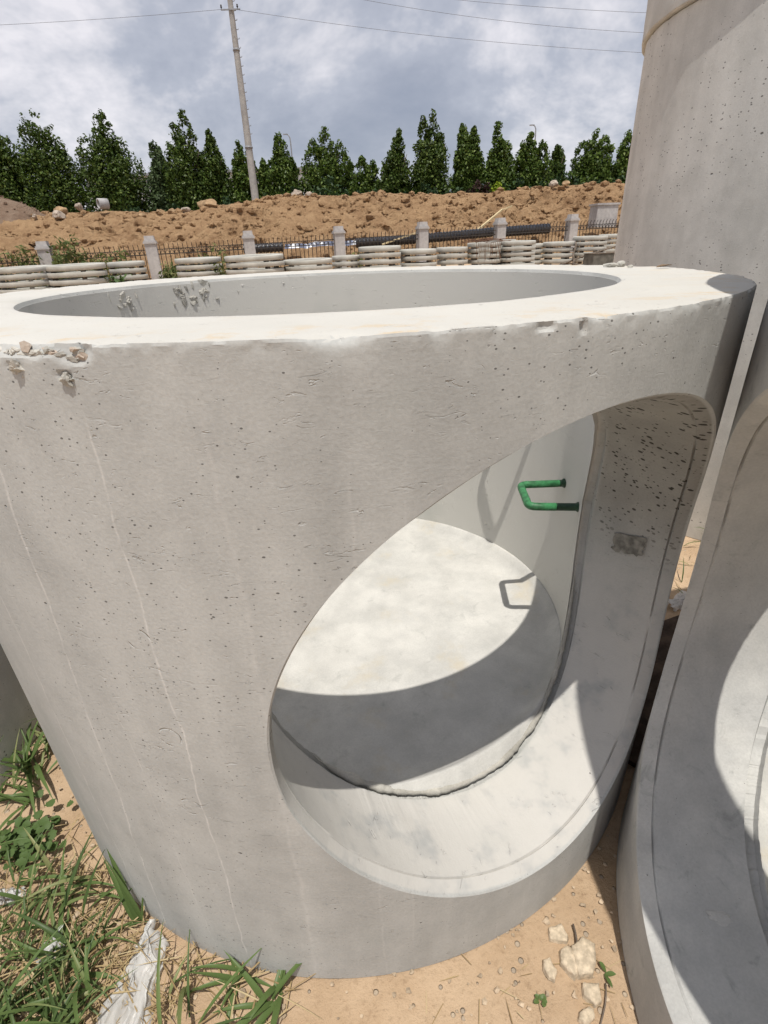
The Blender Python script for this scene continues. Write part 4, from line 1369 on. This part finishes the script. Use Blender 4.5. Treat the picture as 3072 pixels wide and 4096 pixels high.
def blade(base, heading, length, width, lift, droop, n=7, twist=0.0, fold=0.25):
    """a curved leaf blade: rises at angle lift, bends down by droop along its length"""
    h = np.array([math.cos(heading), math.sin(heading), 0])
    s = np.array([-h[1], h[0], 0])
    p = np.array(base, float)
    V = []
    ang = lift
    for i in range(n + 1):
        t = i / n
        w_ = width * (0.55 + 0.45 * min(1, t * 4)) * (1 - t ** 2.2) + 0.0004
        tw = twist * t
        sd = s * math.cos(tw) + np.array([0, 0, 1]) * math.sin(tw)
        nrm = -h * math.sin(ang) + np.array([0, 0, 1]) * math.cos(ang)
        V += [p - sd * w_ / 2 + nrm * w_ * fold, p, p + sd * w_ / 2 + nrm * w_ * fold]
        p = p + (h * math.cos(ang) + np.array([0, 0, 1]) * math.sin(ang)) * length / n
        p[2] = max(p[2], 0.004)
        ang -= droop / n
    F = grid_faces(n + 1, 3)
    return np.array(V), F


def blade_field(name, spots, mat, lab, cat, kind='stuff'):
    Vs, Fs, c = [], [], 0
    for sp in spots:
        V, F = blade(*sp)
        Vs.append(V)
        Fs.append(F + c)
        c += len(V)
    o = obj(name, mesh(name, np.concatenate(Vs), np.concatenate(Fs), mat, True))
    return tag(o, lab, cat, kind=kind)


def inside_main(x, y, m_=1.0):
    return math.hypot(x, y) < m_


rs = np.random.default_rng(77)
straw, green = [], []
while len(straw) < 800:
    x, y = rs.uniform(-1.12, -0.12), rs.uniform(-1.25, -0.62)
    d = (x + 0.66) ** 2 / 0.30 ** 2 + (y + 1.0) ** 2 / 0.24 ** 2
    if inside_main(x, y, 1.005) or rs.uniform() > math.exp(-d * 0.55):
        continue
    straw.append(((x, y, 0.004 + rs.uniform(0, 0.02)), rs.uniform(0, 6.28), rs.uniform(0.04, 0.16), rs.uniform(0.0015, 0.004), rs.uniform(-0.1, 0.35), rs.uniform(0, 0.5), 4))
while len(green) < 290:
    x, y = rs.uniform(-1.12, -0.30), rs.uniform(-1.28, -0.72)
    d = (x + 0.74) ** 2 / 0.26 ** 2 + (y + 1.05) ** 2 / 0.2 ** 2
    if inside_main(x, y, 1.01) or rs.uniform() > math.exp(-d * 0.6) or abs(x + 0.50) < 0.075:
        continue
    green.append(((x, y, 0.004), rs.uniform(0, 6.28), rs.uniform(0.08, 0.24), rs.uniform(0.005, 0.012), rs.uniform(0.35, 1.4), rs.uniform(0.3, 1.8), 7, rs.normal() * 0.6))
for k in range(60):   # behind the left side of the chamber
    x, y = rs.uniform(-1.2, -1.02), rs.uniform(-0.5, -0.12)
    if not inside_main(x, y, 1.0):
        green.append(((x, y, 0.004), rs.uniform(0, 6.28), rs.uniform(0.08, 0.2), rs.uniform(0.006, 0.011), rs.uniform(0.3, 1.2), rs.uniform(0.5, 1.8), 6, rs.normal() * 0.5))
for k in range(40):
    x, y = rs.uniform(1.5, 2.0), rs.uniform(0.3, 0.95)
    if math.hypot(x, y) > 1.02 and math.hypot(x - 2.559, y - 1.632) > 1.0 and math.hypot(x - BX, y - BY) > 1.02:
        straw.append(((x, y, 0.004), rs.uniform(0, 6.28), rs.uniform(0.05, 0.16), 0.003, rs.uniform(0, 0.6), 0.6, 4))
        if k % 2:
            green.append(((x, y, 0.004), rs.uniform(0, 6.28), rs.uniform(0.06, 0.16), 0.006, rs.uniform(0.5, 1.3), 1.2, 6))
for k in range(70):
    x, y = rs.uniform(-0.25, 0.7), rs.uniform(-1.25, -0.95)
    if not inside_main(x, y, 1.02) and math.hypot(x - BX, y - BY) > 1.02:
        straw.append(((x, y, 0.003), rs.uniform(0, 6.28), rs.uniform(0.02, 0.07), rs.uniform(0.001, 0.002), 0.0, 0.0, 3))
blade_field('straw', straw, M_STRAW, 'dry straw scattered on the sandy ground', 'straw')
blade_field('grass', green, M_GRASS, 'short green grass growing among the straw at lower left', 'grass')


def grass_plant(lab, blades, mat=M_GRASS, name='grass_tuft'):
    b0 = blades[0][0]
    e = empty(name, b0)
    tag(e, lab, 'grass', 'grass tufts by the chamber')
    for b in blades:
        V, F = blade(*b)
        V = V - np.array(b0)
        obj('blade', mesh('blade', V, F, mat, True), e)
    return e


def fan(c, n, length, width, seed, h0=0.0, h1=6.28, l0=0.4, l1=1.3, d0=0.4, d1=1.6):
    r = np.random.default_rng(seed)
    return [((c[0] + r.normal() * 0.012, c[1] + r.normal() * 0.012, 0.003), r.uniform(h0, h1), length * r.uniform(0.6, 1.15), width * r.uniform(0.8, 1.2), r.uniform(l0, l1), r.uniform(d0, d1), 8, r.normal() * 0.4) for _ in range(n)]


grass_plant('three long blades leaning on the left foot of the chamber',
            [((-0.545, -0.868, 0.004), 2.25, 0.24, 0.017, 1.25, 0.35, 8, 0.3), ((-0.55, -0.872, 0.004), 2.35, 0.19, 0.015, 1.1, 0.4, 8, 0.2), ((-0.535, -0.866, 0.004), 2.5, 0.21, 0.012, 1.3, 0.3, 8, -0.2), ((-0.53, -0.872, 0.004), 0.9, 0.12, 0.011, 1.35, 0.1, 8, 0.3)])
grass_plant('tuft of broad blades below the middle of the chamber foot', fan((-0.17, -1.03), 11, 0.17, 0.014, 5, l0=0.2, l1=0.9))
grass_plant('grass stem with blades spreading over bare soil right of the plastic bag', fan((-0.26, -1.0), 6, 0.13, 0.012, 6, 3.0, 6.5, 0.2, 0.9) + fan((-0.27, -0.965), 3, 0.08, 0.012, 9, 1.0, 2.0, 0.7, 1.1, 0.2, 0.5))
grass_plant('broad bladed grass clump against the shaded ring at left', fan((-1.10, -0.40), 12, 0.26, 0.016, 7, l0=0.4, l1=1.2))
grass_plant('long grass blades left of the plastic bag', fan((-0.66, -0.97), 10, 0.22, 0.013, 8, l0=0.2, l1=0.8))
grass_plant('long grass blades in the lower left corner', fan((-0.80, -1.08), 12, 0.26, 0.013, 10, l0=0.3, l1=1.0))
grass_plant('grass blades bending from under the left flank of the chamber', fan((-1.02, -0.52), 7, 0.2, 0.012, 12, 2.8, 5.2, 0.2, 0.8))
grass_plant('small grass sprouting at the base of the tall shaft', fan((1.93, 0.86), 12, 0.16, 0.008, 13, l0=0.6, l1=1.4))


def leaf_shape(c, heading, L, Wd, lift, n=6, wave=0.0):
    h = np.array([math.cos(heading) * math.cos(lift), math.sin(heading) * math.cos(lift), math.sin(lift)])
    s = np.array([-math.sin(heading), math.cos(heading), 0])
    V = []
    for i in range(n + 1):
        t = i / n
        w_ = Wd * math.sin(PI * min(1, t * 0.96 + 0.04)) ** 0.75 * (1 + wave * (i % 2)) / 2 + 0.0003
        p = np.array(c) + h * L * t + np.array([0, 0, -0.35 * L * t * t * abs(lift)])
        V += [p - s * w_ + np.array([0, 0, w_ * 0.35]), p, p + s * w_ + np.array([0, 0, w_ * 0.35])]
    return np.array(V), grid_faces(n + 1, 3)


def rosette(name, c, lab, n, L, Wd, seed, lift=(0.2, 0.7), spread=0.0, mat=M_BROAD, wave=0.15, zr=0.0):
    r = np.random.default_rng(seed)
    e = empty(name, c)
    tag(e, lab, 'weed')
    for k in range(n):
        a = k * 2.399 + r.normal() * 0.2
        o_ = (r.normal() * spread, r.normal() * spread, 0.003 + r.uniform(0, zr))
        V, F = leaf_shape(o_, a, L * r.uniform(0.7, 1.15), Wd * r.uniform(0.8, 1.2), r.uniform(*lift), wave=wave)
        obj('leaf', mesh('leaf', V, F, mat, True), e)
    return e


rosette('broadleaf_weed', (-0.945, -0.675, 0), 'leafy broad green weed on the soil left of the chamber', 110, 0.030, 0.022, 3, (0.0, 1.0), 0.045, wave=0.35, zr=0.05)
rosette('seedling', (0.438, -1.053, 0), 'tiny five-leaf green seedling on bare soil at the bottom', 7, 0.014, 0.009, 4, (0.1, 0.3), 0.002, M_GRASS)
rosette('seedling', (0.600, -1.012, 0), 'small green sprout by the dark gap at lower right', 3, 0.038, 0.010, 5, (0.3, 0.9), 0.002, M_GRASS, 0.0)

# plastic bag, scraps, stones, sticks


def crumple(name, c, L, Wd, ang, lab, seed, h=0.05, mat=M_BAG, nx=70, ny=44, cat='plastic bag'):
    u, v = np.meshgrid(np.linspace(-0.5, 0.5, nx), np.linspace(-0.5, 0.5, ny))
    u, v = u.ravel(), v.ravel()
    q = np.stack([u * 3, v * 3, np.full(len(u), seed * 1.7)], 1)
    wv = Wd * (0.30 + 0.75 * (u + 0.5) ** 0.7)
    x = u * L + 0.02 * fbm(q, 2.0, 3, 0.5, seed)
    y = v * wv + 0.03 * fbm(q, 1.5, 4, 0.5, seed + 1)
    fold = np.sin(v * 34 + 5 * fbm(q * np.array([0.6, 1, 1]), 0.8, 3, 0.5, seed + 2) + 2.0 * u)
    f2 = np.abs(fbm(q * np.array([0.35, 1.6, 1]), 1.5, 3, 0.5, seed + 3))
    edge = np.clip(1 - (2 * v) ** 4, 0.15, 1) * np.clip(1.15 - np.abs(2 * u) ** 5, 0.1, 1)
    z = 0.006 + h * np.clip(1 - (2 * v) ** 2, 0, 1) ** 0.6 * (0.55 + 0.45 * fbm(q, 0.7, 2, 0.5, seed + 4)) + edge * (0.008 * fold * (0.4 + f2) - 0.03 * f2)
    z = np.maximum(z, 0.003)
    ca, sa = math.cos(ang), math.sin(ang)
    V = np.stack([x * ca - y * sa, x * sa + y * ca, z], 1)
    o = obj(name, mesh(name, V, grid_faces(ny, nx), mat, True), None, c)
    return tag(o, lab, cat)


crumple('plastic_bag', (-0.497, -1.01, 0), 0.24, 0.145, -1.62, 'crumpled translucent white plastic bag on the grass at lower left', 5)
crumple('plastic_scrap', (-0.93, -0.80, 0), 0.09, 0.04, 0.2, 'small white plastic scrap at the left edge', 6, 0.015, cat='plastic scrap')
crumple('plastic_scrap', (-0.735, -0.925, 0.01), 0.06, 0.05, 0.9, 'round crumpled clear plastic scrap among the grass', 7, 0.03, cat='plastic scrap')
crumple('plastic_scrap', (1.478, 0.33, 0), 0.16, 0.09, 0.5, 'crumpled white scrap in the shaded gap between the chambers', 8, 0.05, cat='plastic scrap')
crumple('plastic_scrap', (-0.43, -1.13, 0.005), 0.10, 0.07, 0.3, 'white plastic rim at the bottom edge below the bag', 9, 0.03, cat='plastic scrap')
def slab_stone(name, mat, sz, seed):
    """broken flat stone: an uneven polygon with slanted sides and a rough top"""
    r = np.random.default_rng(seed)
    n = r.integers(5, 8)
    a = np.sort((np.arange(n) + r.uniform(-0.32, 0.32, n)) * 2 * PI / n)
    rr = r.uniform(0.72, 1.12, n)
    cor = np.stack([rr * np.cos(a) * sz[0] / 2, rr * np.sin(a) * sz[1] / 2], 1)
    loop = np.concatenate([np.linspace(cor[i], cor[(i + 1) % n], 5, endpoint=False) for i in range(n)])
    m_ = len(loop)
    rows = []
    for f, z in ((1.06, -0.004), (1.0, sz[2] * 0.55), (0.93, sz[2] * 0.82), (0.6, sz[2] * 0.95), (0.3, sz[2]), (0.02, sz[2])):
        p = np.concatenate([loop * f, np.full((m_, 1), z)], 1)
        p += 0.0018 * np.stack([vnoise(p * 160, seed), vnoise(p * 160, seed + 1), 1.3 * vnoise(p * 110, seed + 2)], 1)
        rows.append(p)
    return mesh(name, np.concatenate(rows), grid_faces(len(rows), m_, True), mat, False, True)


for k, (x, y, sz, rz_, lab) in enumerate([(0.523, -0.985, (0.052, 0.062, 0.02), 0.3, 'flat tan stone left of the dry stalk'), (0.56, -0.985, (0.062, 0.10, 0.024), -0.4, 'largest pale flat stone right of the dry stalk'),
                                          (0.556, -1.048, (0.05, 0.048, 0.02), 0.8, 'pale squarish stone nearest the bottom edge'), (0.515, -0.93, (0.045, 0.055, 0.012), 1.2, 'half buried grey stone above the flat stones'),
                                          (0.474, -1.0, (0.03, 0.045, 0.012), 0.2, 'small white stone left of the flat stones'), (0.53, -1.085, (0.04, 0.03, 0.014), 0.5, 'small stone at the very bottom right')]):
    o = obj('stone', slab_stone('stone', M_STONE, sz, 500 + k), None, (x, y, 0.0), (0, 0, rz_))
    tag(o, lab, 'stone', 'stones on the sandy ground')
rs = np.random.default_rng(99)
V0, F0 = ico(1)
Vs, Fs = [], []
for k in range(520):
    while True:
        x, y = rs.uniform(-1.15, 0.75), rs.uniform(-1.3, -0.4)
        if not inside_main(x, y, 1.0) and math.hypot(x - BX, y - BY) > 1.0:
            break
    s = rs.uniform(0.002, 0.007) * (1.8 if rs.uniform() < 0.06 else 1)
    Vv = V0 * (1 + 0.3 * rs.normal(size=(len(V0), 1))) * s * np.array([1, 1, 0.6]) + np.array([x, y, 0.002])
    Fs += [tuple(i + len(V0) * k for i in f) for f in F0]
    Vs.append(Vv)
tag(obj('gravel', mesh('gravel', np.concatenate(Vs), Fs, plain('grit', (0.42, 0.33, 0.235), 0.95, 0.1, 0.4, 25), False)), 'tiny gravel grains on the sandy ground', 'gravel', kind='stuff')
for k, (p0, p1, r, lab) in enumerate([((0.556, -0.915, 0.012), (0.538, -1.005, 0.012), 0.0022, 'dry brown stalk lying between the two flat stones'), ((0.592, -1.03, 0.006), (0.545, -1.12, 0.006), 0.0016, 'thin dark twig at the bottom right')]):
    m = MB()
    p0, p1 = np.array(p0), np.array(p1)
    m.tube([p0 + (p1 - p0) * t + np.array([0.004 * math.sin(5 * t), 0, 0]) for t in np.linspace(0, 1, 6)], [r, r, r * 1.1, r, r * 0.8, r * 0.4], 6)
    tag(m.build('stalk', M_OLDWOOD, None, True), lab, 'stalk', 'dry stalks')
# crumbs and a dry leaf on the rim of the chamber
for k, (x, y, sz, lab) in enumerate([(0.872, 0.215, (0.05, 0.03, 0.016), 'largest grey concrete crumb on the rim near the tall shaft'), (0.91, 0.22, (0.03, 0.025, 0.024), 'dark upright crumb on the rim near the tall shaft'),
                                     (0.905, 0.14, (0.02, 0.014, 0.01), 'small light crumb on the rim in front of the others')]):
    tag(obj('concrete_crumb', rock_mesh('concrete_crumb', M_CHIP, sz, 600 + k, 2, 0.5), None, (x, y, H0 + sz[2] * 0.28)), lab, 'crumb', 'crumbs on the rim')
V, F = leaf_shape((0, 0, 0.002), 0.2, 0.05, 0.02, 0.12, 6, 0.2)
tag(obj('dry_leaf', mesh('dry_leaf', V, F, plain('dry_leaf_brown', (0.22, 0.15, 0.09), 0.9), True), None, (0.93, 0.03, H0)), 'small curled dry leaf on the right end of the rim', 'leaf')

for k, (x, y, rz_, sz, lab) in enumerate([(1.36, 0.14, 0.35, (0.34, 0.10, 0.035), 'upper board toned dark for shade in the gap between the chambers'), (1.28, 0.02, 0.25, (0.36, 0.12, 0.03), 'middle board toned dark for shade in the gap between the chambers'),
                                          (1.17, -0.14, 0.3, (0.30, 0.14, 0.03), 'lower board toned dark for shade in the gap between the chambers'), (0.99, -0.36, 0.8, (0.30, 0.10, 0.02), 'lowest board toned dark for shade, wedged where the chambers touch')]):
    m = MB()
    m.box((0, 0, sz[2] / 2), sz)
    tag(m.build('old_board', plain('shade_toned_board%d' % k, (0.055, 0.038, 0.028), 0.9, 0.15, 0.5, 18, 0.004), None, loc=(x, y, 0.002), rot=(0.02, -0.03, rz_)), lab, 'board', 'dark boards in the gap')  # boards in the gap, their near-black colour also stands in for its deep shade
